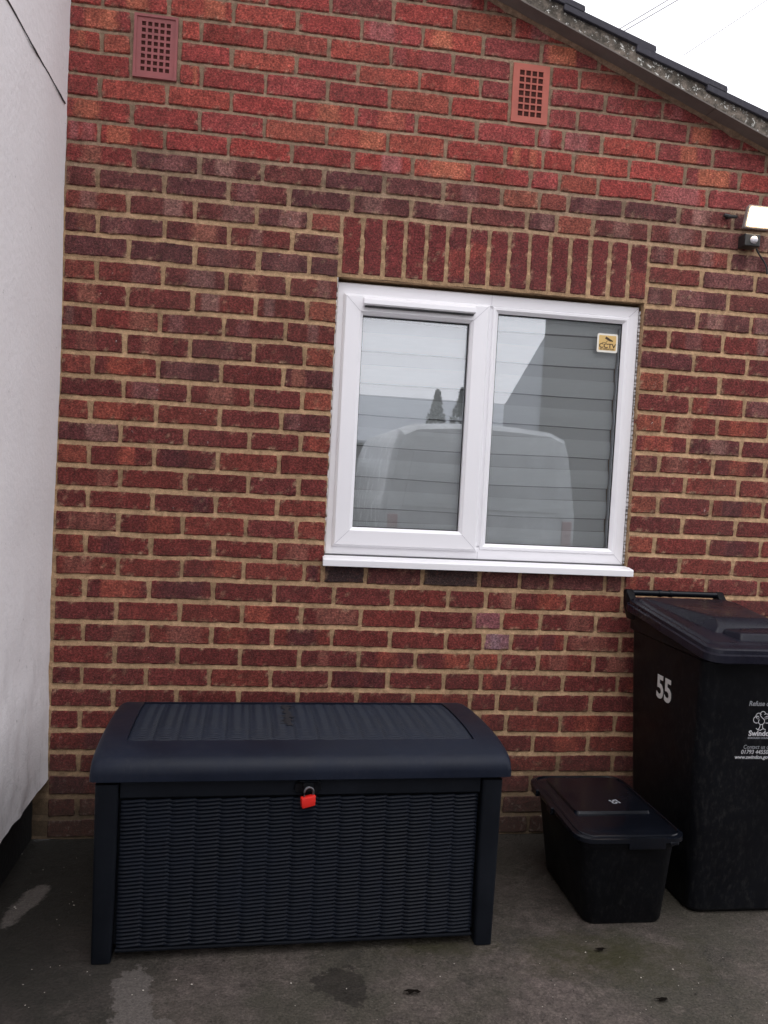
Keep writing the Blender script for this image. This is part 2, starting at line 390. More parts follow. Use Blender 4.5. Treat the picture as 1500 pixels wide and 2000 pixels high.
def row_joints(j):
    """x of the perpends in the course whose top bed joint is J(j)"""
    ev = (j % 2 == 0)
    if j >= 9:
        L = [-15, 210, 437, 660, 887, 1115, 1343, 1568, 1795, 2020] if ev else [-15, 99, 323, 546, 772, 1003, 1229, 1456, 1681, 1909, 2135]
    elif j == 8: L = [-15, 202, 364, 437, 660, 887, 1115, 1346, 1570, 1722, 1836, 2062, 2290]
    elif j == 7: L = [-15, 101, 202, 364, 546, 773, 998, 1225, 1456, 1570, 1722, 1943, 2174, 2400]
    elif j == 6: L = [-15, 202, 364, 443, 668, 890, 1118, 1345, 1570, 1722, 1836, 2058, 2285, 2510]
    elif j == 5: L = [-12, 100, 329, 550, 774, 997, 1221, 1450, 1680, 1787, 1940, 2164, 2393, 2620]
    elif j == 4: L = [-10, 212, 444, 671, 895, 1118, 1335, 1564, 1712, 1830, 2056, 2282, 2510]
    elif j == 3: L = [-8, 103, 326, 548, 773, 995, 1217, 1443, 1667, 1781, 1934, 2158, 2382, 2607]
    elif j == 2: L = [-6, 224, 450, 672, 893, 1115, 1337, 1559, 1709, 1820, 2042, 2269, 2497]
    elif j == 1: L = [-5, 103, 332, 555, 770, 1000, 1219, 1439, 1663, 1779, 1924, 2152, 2378, 2603]
    elif j == 0: L = [-4, 209, 439, 657, 848, 962, None, 2157, 2268, 2493]
    elif j == -1: L = [-3, 108, 338, 563, 789, 962, None, 2157, 2381, 2608]
    elif j == -2: L = [-2, 218, 447, 672, 854, 962, None, 2157, 2271, 2499]
    elif j >= -15:
        e = random.uniform(-4, 4)
        if ev: L = [0, (217 + e), 444 + e, 669 + e * .5, 853, 962, None, 2150, 2262 + e, 2489 + e]
        else: L = [0, 108 + e, 334 + e, 557 + e, 779 + e * .5, 962, None, 2150, 2373 + e, 2600 + e]
    elif j == -16: L = [4, 221, 445, 667, 889, 957, 1040 + 80, 1337, 1559, 1719, 1845, 2066, 2140, 2261, 2491]
    elif j % 2: L = [6, 109, 334, 560, 782, 1004, 1224, 1441, 1589, 1699, 1919, 2144, 2366, 2590]
    else: L = [5, 221, 444, 668, 887, 1108, 1326, 1548, 1658, 1812, 2038, 2260, 2485]
    while L[-1] < 3600: L.append(L[-1] + random.uniform(222, 228))
    return L

def K(r_, g_, b_, k=1.02):
    l = lin((r_, g_, b_)); l = (l[0] * 0.97, l[1] * 1.05, l[2] * 0.93); return tuple(min((v * 0.95 + 0.05 * (l[0] * .3 + l[1] * .6 + l[2] * .1)) / k, 0.9) for v in l)
RED_P = [K(150, 58, 55), K(143, 50, 50), K(158, 66, 56), K(138, 56, 60), K(160, 74, 60), K(148, 52, 48), K(133, 48, 50)]
RED_K = [K(172, 92, 72), K(150, 80, 84), K(168, 84, 70), K(126, 48, 44)]
PUR_P = [K(82, 46, 53), K(92, 50, 54), K(98, 44, 46), K(76, 42, 50), K(104, 48, 48)]
PUR_K = [K(132, 88, 86), K(120, 78, 78), K(140, 82, 72), K(112, 66, 68)]
MAR_P = [K(108, 42, 41), K(98, 38, 40), K(116, 46, 43), K(92, 38, 42), K(122, 52, 46), K(104, 44, 46)]
MAR_K = [K(140, 64, 54), K(128, 72, 66), K(84, 38, 44), K(136, 60, 50)]
ORG = [K(142, 70, 56), K(138, 64, 56), K(146, 76, 60)]
ENG = [K(58, 42, 46), K(96, 50, 52), K(62, 46, 48), K(92, 50, 50)]

def brick(mb, x0, x1, z0, z1, prim, kiss=None, clip=True, vert=False, proud=0.0, lone=False):
    W, H = x1 - x0, z1 - z0
    if W < 12 or H < 12: return
    nxx = max(4, int(W / 13)); nzz = max(4, int(H / 13))
    us = [0, 3.5] + [3.5 + (W - 7) * i / nxx for i in range(1, nxx)] + [W - 3.5, W]
    ws = [0, 3.5] + [3.5 + (H - 7) * i / nzz for i in range(1, nzz)] + [H - 3.5, H]
    sx, sz = random.uniform(0, 99), random.uniform(0, 99)
    tiltx, tiltz = random.uniform(-1.2, 1.2), random.uniform(-1, 1)
    bright = random.uniform(0.90, 1.10)
    if vert: mean = K(108, 41, 43)
    elif z0 > 2480: mean = K(140, 57, 55)
    elif z0 > 1980: mean = K(100, 50, 50)
    else: mean = K(102, 41, 40)
    if prim not in ENG and not lone: prim = tuple(a_ * 0.55 + b_ * 0.45 for a_, b_ in zip(prim, mean))
    # fired bands: up to three lighter or darker zones along the brick
    bands = []
    if kiss:
        L = H if vert else W
        nb = random.choice([1, 1, 2])
        for _ in range(nb):
            c = random.uniform(0.2, 0.8) * L; hw = random.uniform(0.10, 0.24) * min(L, 215)
            bands.append((c, hw, kiss, random.uniform(0.55, 1.0)))
    vs = []; cs = []
    for jn, wz in enumerate(ws):
        for iu, ux in enumerate(us):
            edge = iu in (0, len(us) - 1) or jn in (0, len(ws) - 1)
            x = x0 + ux; z = z0 + wz
            q = Vector(((x + sx * 13) * 0.045, (z + sz * 7) * 0.045, 3.1))
            jx = noise.noise(q) * 2.8 + noise.noise(q * 3.1) * 1.8; jz = noise.noise(q + Vector((7, 3, 9))) * 2.8 + noise.noise(q * 3.3 + Vector((5, 1, 2))) * 2.0
            if edge:
                x += jx; z += jz
                yy = 4.2
            else:
                x += jx * 0.5; z += jz * 0.5
                yy = noise.noise(q * 0.9) * 0.9 + tiltx * (ux / W - 0.5) + tiltz * (wz / H - 0.5)
            # knock the corners off
            ccx = min(ux, W - ux); ccz = min(wz, H - wz)
            if ccx < 9 and ccz < 9: yy += (9 - max(ccx, ccz)) * 0.2
            z += wav(x, z)
            if clip: z = min(z, eave(x))
            vs.append((x, yy - proud, z))
            c = list(prim)
            t = wz if vert else ux
            for bc, hw, kc, st in bands:
                dd = abs(t - bc + 6 * noise.noise(q * 2)) / hw
                a = max(0.0, min(1.0, (1.1 - dd) / 0.18)) * st
                c = [c[i] * (1 - a) + kc[i] * a for i in range(3)]
            n2_ = 1 + 0.22 * noise.noise(q * 0.7 + Vector((1, 2, 5)))
            if edge: n2_ *= 0.93
            c = [v * bright * n2_ for v in c]
            ring2 = min(iu, len(us) - 1 - iu, jn, len(ws) - 1 - jn)
            sm_ = noise.noise(q * 1.7 + Vector((11, 4, 2))) * 1.6 + (0.25 if ring2 == 0 else -0.32 if ring2 == 1 else -0.85)
            sm_ = max(0.0, min(0.8, sm_))
            mc = (0.26, 0.18, 0.125) if z > 2480 else (0.36, 0.245, 0.155)
            cs.append(tuple(v * (1 - sm_) + mv * sm_ for v, mv in zip(c, mc)))
    nu = len(us); nw = len(ws)
    fs = [(j * nu + i, j * nu + i + 1, (j + 1) * nu + i + 1, (j + 1) * nu + i) for j in range(nw - 1) for i in range(nu - 1)]
    # sides running back into the wall
    ring = [i for i in range(nu)] + [j * nu + nu - 1 for j in range(1, nw)] + [(nw - 1) * nu + i for i in range(nu - 2, -1, -1)] + [j * nu for j in range(nw - 2, 0, -1)]
    base = len(vs)
    for i in ring:
        vs.append((vs[i][0], 70, vs[i][2])); cs.append(tuple(v * 0.9 for v in cs[i]))
    n = len(ring)
    for k in range(n):
        k2 = (k + 1) % n
        fs.append((ring[k2], ring[k], base + k, base + k2))
    mb.add(vs, fs, 0, cs)

mb = MB()
for j in range(12, -30, -1):
    zt, zb = J(j), J(j - 1)
    if j == -28: zb = 0
    top = j >= 3
    vj = 11 if top else 15
    L = row_joints(j)
    for a, b in zip(L, L[1:]):
        if a is None or b is None: continue
        if b - a < 20: continue
        if eave((a + b) / 2 + 60) + 40 < zb: continue
        if j in (6, 7, 8) and ((a == 202 and b == 364) or (a == 1570 and b == 1722)): continue
        hj = 6 if top else 7
        x0 = a + (hj if a > 20 else 3); x1 = b - hj
        if b == 962: x1 = b - 3
        if a in (2150,): x0 = a + 4
        short = (b - a) < 165
        r = random.random(); kiss = None
        if j >= 3:
            prim = random.choice(RED_P)
            if r < 0.42: kiss = random.choice(RED_K)
            if r > 0.93: prim = random.choice(ORG)
            # darker mauve on about half the faces near the verge
            if zt > eave(b) - 260 and random.random() < 0.5: prim = K(118, 52, 58)
        elif j >= -5:
            left = a < 900
            prim = random.choice(PUR_P if (random.random() < (0.62 if j > -4 else 0.38)) else MAR_P)
            if j in (2, 1) : prim = random.choice(PUR_P)
            if j == 2 and a < 5: prim = RED_P[1]
            if r < 0.72: kiss = random.choice(PUR_K)
            if short and random.random() < 0.45: prim = random.choice(ORG); kiss = None
        else:
            prim = random.choice(MAR_P)
            if r < 0.40: kiss = random.choice(MAR_K)
            if j > -11 and r > 0.75: prim = random.choice(PUR_P); kiss = random.choice(PUR_K)
            if short and random.random() < 0.6 and j > -16: prim = random.choice(ORG); kiss = None
        if j == -18 and 1500 < a < 1600: prim = K(134, 76, 86); kiss = None
        if j == -19 and 1580 < a < 1600: prim = K(128, 84, 96); kiss = K(146, 108, 122)
        if j == -16 and 950 < a < 2100:
            prim = {957: ENG[0], 1120: ENG[1], 1337: ENG[2], 1559: ENG[3], 1719: ENG[3], 1845: ENG[1], 2066: ENG[3]}[a]; kiss = None
        brick(mb, x0 + random.uniform(-1.5, 1.5), x1 + random.uniform(-1.5, 1.5), zb + vj / 2 + random.uniform(-1.5, 1.5), zt - vj / 2 + random.uniform(-1.5, 1.5), prim, kiss, lone=j in (-18, -19) and 1500 < a < 1600)
# soldier course over the window
px = 1195 / 15
for i in range(15):
    x0 = 964 + i * px + 7; x1 = 964 + (i + 1) * px - 7
    prim = random.choice([K(112, 40, 44), K(104, 38, 42), K(120, 44, 44), K(96, 42, 48), K(98, 36, 40)])
    brick(mb, x0 + random.uniform(-1, 1), x1 + random.uniform(-1, 1), 2108 + random.uniform(-2, 2), J(0) - 7 + random.uniform(-2, 2), prim, K(130, 54, 50) if random.random() < 0.3 else None, vert=True)
bricks = mb.build('brickwork', BRICK, fixn=False)
hp(bricks)

mb = MB()     # bedding mortar and the body of the wall, around the window opening
def mort(xa, xb, za, zb):
    n = max(1, int((xb - xa) / 24)); zm = zb(xa) if callable(zb) else zb
    lv = [(za, 4.0)]
    for j in range(-29, 13):
        c = J(j); hv = 5.5 if j >= 3 else 7.5
        for zz_, yy_ in ((c - hv - 1, 1.6), (c, 4.2), (c + hv + 2, 7.5)):
            if za + 2 < zz_ < zm - 2: lv.append((zz_, yy_))
    lv.append((zm, 4.0)); k = len(lv) - 1
    vs = []
    for z0_, y0_ in lv:
        for i in range(n + 1):
            x = xa + (xb - xa) * i / n
            z = min(z0_, zb(x)) if callable(zb) else z0_
            vs.append((x, y0_ + 1.3 * noise.noise(Vector((x * .025, z * .05, 0))) + 0.7 * noise.noise(Vector((x * .1, z * .1, 7))), z + wav(x, z) + 2.2 * noise.noise(Vector((x * .02, z * .3, 3)))))
    fs = [(j_ * (n + 1) + i, j_ * (n + 1) + i + 1, (j_ + 1) * (n + 1) + i + 1, (j_ + 1) * (n + 1) + i) for j_ in range(k) for i in range(n)]
    mb.add(vs, fs)
XL, XR = -90, 3600
mort(XL, WX0 - 0, 0, 1030); mort(WX0 - 0, WX1 + 0, 0, 1030); mort(WX1 + 0, XR, 0, 1030)
mort(XL, WX0, 1030, 2096); mort(WX1 + 2, XR, 1030, 2096)
mort(XL, XR, 2096, eave)
# returns of the opening and the wall body behind
mb.add([(WX0, 4, 1030), (WX0, 280, 1030), (WX0, 280, 2096), (WX0, 4, 2096), (WX1 + 2, 4, 1030), (WX1 + 2, 280, 1030), (WX1 + 2, 280, 2096), (WX1 + 2, 4, 2096)],
       [(0, 1, 2, 3), (7, 6, 5, 4), (3, 2, 6, 7), (0, 4, 5, 1)])
mb.add([(XR, 4, 0), (XR, 5000, 0), (XR, 5000, eave(XR)), (XR, 4, eave(XR))], [(0, 1, 2, 3)])
# inner leaf so that no light leaks in
for q in ((XL, WX0, 0, 3100), (WX1 + 2, XR, 0, 2300), (WX0, WX1 + 2, 0, 1030), (WX0, WX1 + 2, 2096, 2800)):
    mb.box(q[0], q[1], 240, 282, q[2], q[3])
wall = mb.build('wall', MORTAR, fixn=False); hp(wall)
bricks.parent = wall; bricks.matrix_parent_inverse = Matrix.Identity(4)
bricks.location = (0, 0, 0)

# air bricks
def air_brick(x0, x1, z0, z1, nc, nr, hole, mat, y=-2.0, lip=0):
    v = MB()
    mx_, mz = (x1 - x0 - nc * hole - 0) , 0
    px_ = (x1 - x0 - 44) / nc; pz = (z1 - z0 - 40) / nr
    bx = px_ - hole; bz = pz - hole
    xa, xb, za, zb = x0 + 22 + bx / 2, x1 - 22 - bx / 2, z0 + 20 + bz / 2, z1 - 20 - bz / 2
    # margins butt end to end
    v.box(x0, x1, y, y + 22, z0, za); v.box(x0, x1, y, y + 22, zb, z1)
    v.box(x0, xa, y, y + 22, za, zb); v.box(xb, x1, y, y + 22, za, zb)
    for i in range(nc - 1):
        c = x0 + 22 + px_ * (i + 1); v.box(c - bx / 2, c + bx / 2, y, y + 21, za, zb)
    for k in range(nr - 1):
        c = z0 + 20 + pz * (k + 1)
        for i in range(nc):
            a = x0 + 22 + px_ * i + bx / 2; v.box(a, a + hole, y + 0.4, y + 21, c - bz / 2, c + bz / 2)
    if lip:
        v.box(x0, x1, y - lip, y, z1 - 9, z1); v.box(x0, x1, y - lip, y, z0, z0 + 9)
        v.box(x0, x0 + 9, y - lip, y, z0 + 9, z1 - 9); v.box(x1 - 9, x1, y - lip, y, z0 + 9, z1 - 9)
    a = v.build('air_brick', mat, fixn=True); hp(a)
    h_ = MB(); h_.box(x0 + 16, x1 - 16, 0.6, 1.5, z0 + 3, z1 - 3)
    b = h_.build('hole_shade_backing', HOLE); b.parent = a  # dark sheet painted as the depth shade inside the holes
    return a
ab = air_brick(209, 358, 2722, 2938, 5, 8, 14, VENT1, -3, 4); ab['label'] = 'mauve painted air brick with small square holes, beside the white wall'
ab = air_brick(1576, 1716, 2722, 2936, 4, 7, 18.5, VENT2, -3); ab['label'] = 'bare terracotta air brick with larger square holes, below the verge'

# ---- verge, bedding, tiles
def sl_z(x, d=0): return eave(x) + d
mb = MB()
x0_, x1_ = -15, 3700
def para(mb, xa, xb, ya, yb, d0, d1, mi=0):
    mb.add([(xa, ya, eave(xa) + d0), (xb, ya, eave(xb) + d0), (xb, yb, eave(xb) + d0), (xa, yb, eave(xa) + d0),
            (xa, ya, eave(xa) + d1), (xb, ya, eave(xb) + d1), (xb, yb, eave(xb) + d1), (xa, yb, eave(xa) + d1)],
           [(0, 1, 5, 4), (1, 2, 6, 5), (2, 3, 7, 6), (3, 0, 4, 7), (4, 5, 6, 7), (3, 2, 1, 0)], mi)
x = x0_
while x < x1_:
    xe = min(x + 1180, x1_); para(mb, x, xe - 3, -80, 30, 0, 6); x = xe
uc = mb.build('undercloak', BOARD, bevel=0.001); hp(uc)
mb = MB()                                   # mortar bedding, rough faced
n = 260; vs = []; K_ = 7
for i in range(n + 1):
    x = x0_ + (x1_ - x0_) * i / n
    for k in range(K_ + 1):
        t = k / K_
        yb = -77 + 6 * t + 5 * noise.noise(Vector((x * .03, t * 3, 1))) + 3 * noise.noise(Vector((x * .1, t * 6, 5)))
        vs.append((x, yb, eave(x) + 6 + 62 * t))
fs = [(i * (K_ + 1) + k, (i + 1) * (K_ + 1) + k, (i + 1) * (K_ + 1) + k + 1, i * (K_ + 1) + k + 1) for i in range(n) for k in range(K_)]
mb.add(vs, fs)
vm = mb.build('verge_mortar', VMORT, fixn=False, smooth=True); hp(vm)
mb = MB()                                   # flaunching where the wall meets the board
n = 200; vs = []
for i in range(n + 1):
    x = x0_ + (x1_ - x0_) * i / n
    e = 10 + 9 * noise.noise(Vector((x * .012, 3, 1))) + 4 * noise.noise(Vector((x * .06, 3, 1)))
    vs += [(x, -1, eave(x) - e), (x, -6 - e * .5, eave(x) - e * .35), (x, -12 - e * .6, eave(x) - 0.5)]
fs = [(i * 3 + k, (i + 1) * 3 + k, (i + 1) * 3 + k + 1, i * 3 + k + 1) for i in range(n) for k in range(2)]
mb.add(vs, fs); fl = mb.build('flaunching', MORTAR, fixn=False, smooth=True); hp(fl)

mb = MB()                                   # roof tiles: stepped courses
gx = 287.5; ang = math.atan(0.378)
tail0 = 2091
for k in range(-6, 8):
    xt = tail0 + gx * k                     # tail of this course
    if xt > 3900: break
    xh = xt - gx - 75
    if xt < 0: continue
    xh = max(xh, -10)
    zt0 = eave(xt) + 72                     # underside at the tail
    zh0 = eave(xh) + 47 if xh > 0 else eave(xh) + 55
    zt0 = max(zt0, 0)
    th = 27
    y = -86
    c = 0
    while y < 4200:
        yw = 330
        j1, j2, j3 = random.uniform(-3, 3), random.uniform(-2, 2), random.uniform(-3, 3)
        if y > 900: yw = 1650
        mb.prism([(xh, zh0 + j2), (xt + j1, zt0 + j2), (xt + j1 + 5, zt0 + th * 0.5 + j2), (xt + j1 + 2, zt0 + th + j2), (xh, zh0 + th + j2)], 'y', y, y + yw - 3)
        y += yw
roof = mb.build('roof_tiles', TILE, bevel=0.002, seg=1); hp(roof)
mb = MB(); para(mb, 0, 3690, 40, 4300, 20, 34)
und = mb.build('roof_deck', HOLE); hp(und)

# ---- window (house > window > frame, sash, panes, sill ...)
win = MB()
def bead(mb, x0, x1, z0, z1, w, yf, yb, lip=0.0, cham=4.0):
    """rectangular frame with mitred corners: outer rect, face width w, front yf, back yb, inner chamfer"""
    def ring(dx, y): return [(x0 + dx, y, z0 + dx), (x1 - dx, y, z0 + dx), (x1 - dx, y, z1 - dx), (x0 + dx, y, z1 - dx)]
    rs = [ring(0, yb), ring(0, yf + cham), ring(cham, yf), ring(w - 12, yf), ring(w, yf + 10), ring(w, yb)]
    vs = [p for r_ in rs for p in r_]; fs = []
    for k in range(len(rs) - 1):
        for i in range(4):
            j_ = (i + 1) % 4; fs.append((k * 4 + i, k * 4 + j_, (k + 1) * 4 + j_, (k + 1) * 4 + i))
    mb.add(vs, fs)
# outer frame
O_X0, O_X1, O_Z0, O_Z1 = 962, 2146, 1070, 2084
bead(win, O_X0, O_X1, O_Z0, O_Z1, 54, 30, 95)
win.box(1532, 1578, 31, 95, O_Z0 + 54, O_Z1 - 54)      # mullion
winframe = win.build('window', UPVC, fixn=True); hp(winframe)
winframe['label'] = 'white plastic two-pane window with trickle vent and sill'
sash = MB(); bead(sash, 988, 1545, 1103, 2042, 74, 12, 60, cham=9)
s_ = sash.build('sash', UPVC); s_.parent = winframe
# fixed-light glazing bead
fb = MB(); bead(fb, 1558, 2108, 1110, 2040, 24, 26, 60, cham=3)
f_ = fb.build('glazing_bead', UPVC); f_.parent = winframe
# mitre lines and gaskets
ga = MB()
def gask(x0, x1, z0, z1, y, t=3.0):
    ga.box(x0, x1, y, y + 6, z0, z0 + t); ga.box(x0, x1, y, y + 6, z1 - t, z1)
    ga.box(x0, x0 + t, y, y + 6, z0 + t, z1 - t); ga.box(x1 - t, x1, y, y + 6, z0 + t, z1 - t)
gask(1062, 1471, 1177, 1968, 38); gask(1582, 2084, 1134, 2016, 40)
g_ = ga.build('gasket', GASKET); g_.parent = winframe
sh = MB()                                   # hairline mitre joints of the sash and frame
def line(p, q, y, w_=1.3):
    dx, dz = q[0] - p[0], q[1] - p[1]; L_ = math.hypot(dx, dz); nx_, nz_ = -dz / L_ * w_ / 2, dx / L_ * w_ / 2
    sh.add([(p[0] - nx_, y, p[1] - nz_), (q[0] - nx_, y, q[1] - nz_), (q[0] + nx_, y, q[1] + nz_), (p[0] + nx_, y, p[1] + nz_)], [(0, 1, 2, 3)])
JG = Mat('joint_grey', (0.42, 0.41, 0.45), 0.7).m
for (p, q, yj) in (((997, 1112), (1050, 1165), 11.4), ((1536, 1112), (1483, 1165), 11.4), ((997, 2033), (1050, 1980), 11.4), ((1536, 2033), (1483, 1980), 11.4),
                   ((2142, 2080), (2104, 2042), 29.2), ((2142, 1074), (2104, 1112), 29.2), ((1552, 1102), (1552, 1073), 29.2), ((1552, 2046), (1552, 2081), 29.2)):
    sh = MB(); line(p, q, yj, 1.1); mi_ = sh.build('mitre_joint', JG, fixn=False); mi_.parent = winframe
pn = MB(); pn.box(1066, 1467, 46, 50, 1173, 1972)
p1 = pn.build('pane', GLASS); p1.parent = winframe; p1['label'] = 'left pane in the opening sash'
pn = MB(); pn.box(1584, 2082, 48, 52, 1132, 2018)
p2 = pn.build('pane', GLASS); p2.parent = winframe; p2['label'] = 'right fixed pane with a square sticker'
tv = MB(); tv.prism([(12, 1998), (-8, 1999), (-13, 2004), (-12, 2020), (-2, 2028), (12, 2028)], 'x', 1060, 1482)
t_ = tv.build('trickle_vent', UPVC, bevel=0.001); t_.parent = winframe
tb = MB(); tb.box(1066, 1476, -6, 11, 1994.5, 1998)
t2 = tb.build('vent_slot', GASKET); t2.parent = winframe
sill = MB(); sill.prism([(-42, 1034), (-42, 1057), (-38, 1061), (30, 1070), (90, 1070), (90, 1055), (-34, 1044), (-34, 1034)], 'x', 954, 2160)
s_ = sill.build('sill', UPVC_S, bevel=0.0015); s_.parent = winframe
sg = MB(); sg.box(958, 2150, 20, 40, 1064, 1071)
s_ = sg.build('sill_seal', GASKET); s_.parent = winframe
sealm = plastic('white_sealant', (0.62, 0.60, 0.60), 0.6)
se = MB()
pts = [(960 + 1.5 * noise.noise(Vector((1072 + i * 17.3 * .03, 0, 0))), 6, 1072 + i * 17.3) for i in range(60)]
se.tube(pts, [2.4 + 1.6 * noise.noise(Vector((p[2] * .02, 5, 0))) for p in pts], 6)
s_ = se.build('sealant', sealm, smooth=True); s_.parent = winframe
se = MB()
pts = [(2149 + 3 * noise.noise(Vector((1072 + i * 6 * .06, 4, 0))), 30, 1078 + i * 6) for i in range(166)]
se.tube(pts, [3.6 + 2.5 * noise.noise(Vector((p[2] * .011, 9, 0))) for p in pts], 6)
s_ = se.build('sealant', sealm, smooth=True); s_.parent = winframe

# sticker on the right-hand pane (two levels below the house)
YEL = Mat('sticker_yellow', (0.70, 0.47, 0.17), 0.4).m; STW = Mat('sticker_white', (0.82, 0.80, 0.72), 0.4).m; STB = Mat('sticker_brown', (0.06, 0.03, 0.012), 0.5).m
st = MB()
def rr2(x0, x1, z0, z1, r_, y0, y1, mi):
    ring = [(a, c) for a, c, _ in rrect(x0, x1, z0, z1, 0, r_, 4)]
    st.prism(ring, 'y', y0, y1, mi)
rr2(1988, 2073, 1903, 1976, 7, 46.2, 46.9, 0); rr2(1995, 2066, 1911, 1969, 3, 45.8, 46.1, 1)
def dk(poly): st.prism(poly, 'y', 45.4, 45.75, 2)
dk([(2019, 1957), (2024, 1965), (2046, 1953), (2049, 1948), (2042, 1946), (2034, 1949)])
dk([(2043, 1950), (2046, 1953), (2053, 1950), (2051, 1945), (2048, 1945)])
dk([(2029, 1949), (2032, 1950), (2025, 1940), (2022, 1940)]); dk([(2008, 1941.5), (2026, 1941.5), (2025, 1939.5), (2007, 1939.5)])
sto = st.build('sticker', [STW, YEL, STB]); sto.parent = winframe; sto['label'] = 'square yellow warning sticker with a camera drawing'
MT = Matrix.Translation; RX90 = Matrix.Rotation(R(90), 4, 'X')
a = text_mesh('sticker_text', 'CCTV', 0.0235, STB, MT((2.0305, 0.0456, 1.928)) @ RX90, None, bold=0.0006, sx=1.12); a.parent = winframe
a = text_mesh('sticker_small_text', 'IN OPERATION', 0.0085, STB, MT((2.0305, 0.0456, 1.9155)) @ RX90, None, bold=0.0002); a.parent = winframe

# room behind the glass
rm = MB()
rm.add([(900, 290, 900), (2300, 290, 900), (2300, 1700, 900), (900, 1700, 900), (900, 290, 2300), (2300, 290, 2300), (2300, 1700, 2300), (900, 1700, 2300)],
       [(1, 2, 6, 5), (2, 3, 7, 6), (3, 0, 4, 7), (4, 5, 6, 7), (3, 2, 1, 0)])
r_ = rm.build('room_lining', Mat('room_grey', (0.22, 0.21, 0.2), 0.9).m, fixn=False); hp(r_)

# zebra blind
BL1 = Mat('blind_opaque', (0.88, 0.915, 0.90), 0.85).m
m = Mat('blind_sheer', (0.74, 0.765, 0.755), 0.9); BL2 = m.m
BL3 = Mat('blind_seam', (0.34, 0.34, 0.345), 0.9).m
bl = empty('roller_blind', (1.55, 0.13, 2.03)); tag(bl, 'grey banded roller blind hanging closed behind the window glass', 'blind')
mb = MB()
z = 1128.0; xa, xb = 1010, 2086
def strip(z0, z1, y0, y1, y2, mi, n=4):
    nn = 24; vs = []
    for k in range(n + 1):
        t = k / n
        for i in range(nn + 1):
            s = i / nn
            yy = (1 - t) ** 2 * y0 + 2 * t * (1 - t) * y1 + t * t * y2
            vs.append((xa + (xb - xa) * s, yy, z0 + (z1 - z0) * t + 2.2 * math.sin(s * 7 + z0 * .01) - 3 * math.sin(s * math.pi)))
    mb.add(vs, [(k * (nn + 1) + i, k * (nn + 1) + i + 1, (k + 1) * (nn + 1) + i + 1, (k + 1) * (nn + 1) + i) for k in range(n) for i in range(nn)], mi)
i = 0
while z < 2010:
    pitch_ = 120
    strip(z, z + 70, 88, 77, 90, 0)          # opaque band bows out to the room side
    strip(z + 70, z + 117, 93, 96, 99, 1)
    strip(z + 117, z + 120, 96, 92, 88, 2, 1)
    z += pitch_
fa = mb.build('blind_fabric', [BL1, BL2, BL3], fixn=False); fa.parent = bl; fa.matrix_parent_inverse = Matrix.Translation((-1.55, -0.13, -2.03))
mb = MB(); mb.prism([(100 + 26 * math.cos(a_ * .524), 2024 + 26 * math.sin(a_ * .524)) for a_ in range(12)], 'x', 1005, 2090)
hr = mb.build('roller_tube', BL1); hr.parent = bl; hr.matrix_parent_inverse = Matrix.Translation((-1.55, -0.13, -2.03))
mb = MB(); mb.prism([(120, 1112), (134, 1112), (136, 1120), (134, 1130), (120, 1130), (118, 1120)], 'x', 1010, 2086)
hr = mb.build('bottom_bar', BL1); hr.parent = bl; hr.matrix_parent_inverse = Matrix.Translation((-1.55, -0.13, -2.03))

# ------------------------------------------------------------------ rendered house on the left
rh = empty('rendered_house', (-2, -3, 0)); tag(rh, 'white rendered house wall with black painted plinth and a thin level crack', 'house')
def rp(o): o.parent = rh; o.matrix_parent_inverse = Matrix.Translation((2, 3, 0)); return o
mb = MB(1.0)
ny, nz = 150, 120; vs = []
for k in range(nz + 1):
    for i in range(ny + 1):
        y = 0.02 - 3.2 * (i / ny) - 5.8 * max(0, i / ny - 0.85) / 0.15
        zt = 0.222 + 5.3 * (k / nz) ** 1.5
        x = -0.006 + 0.010 * noise.noise(Vector((y * 1.2, zt * 0.9, 0))) + 0.0035 * noise.noise(Vector((y * 6, zt * 5, 4)))
        if zt < 1.4: x += 0.0045 * noise.noise(Vector((y * 14, zt * 9, 8))) * (1.4 - zt)
        x += 0.012 * max(0, 1 - (zt - 0.222) / 0.9) ** 2
        z = zt + (0.006 * noise.noise(Vector((y * 9, 0, 0))) if k < 3 else 0)
        vs.append((x, y, z))
fs = [(k * (ny + 1) + i, k * (ny + 1) + i + 1, (k + 1) * (ny + 1) + i + 1, (k + 1) * (ny + 1) + i) for k in range(nz) for i in range(ny)]
b0 = len(vs)
for i in range(ny + 1): vs.append((-0.06, 0.02 - 3.2 * i / ny - 5.8 * max(0, i / ny - 0.85) / 0.15, 0.222))
fs += [(i, b0 + i, b0 + i + 1, i + 1) for i in range(ny)]
mb.add(vs, fs)
a = mb.build('rendered_wall', RENDER, fixn=False, smooth=True); rp(a)
mb = MB(1.0); mb.box(-4, -0.045, -8.98, 0.02, 0, 0.224)
a = mb.build('plinth', BITUMEN); rp(a)
mb = MB(1.0); mb.box(-4, -0.07, -8.98, 0.02, 0.26, 5.5)
a = mb.build('wall_core', RENDER); rp(a)
mb = MB(1.0); pts = []
for i in range(90):
    y = -0.03 - i * 0.03
    pts.append((0.002 + 0.010 * noise.noise(Vector((y * 1.2, 2.59 * 0.9, 0))) - 0.006, y, 2.592 + 0.006 * noise.noise(Vector((y * 4, 1, 0))) + 0.003 * noise.noise(Vector((y * 25, 1, 0)))))
mb.tube(pts, [0.0022 + 0.0012 * noise.noise(Vector((i * .3, 0, 0))) for i in range(90)], 5)
a = mb.build('crack', Mat('crack_dark', (0.05, 0.047, 0.045), 0.9).m); rp(a)
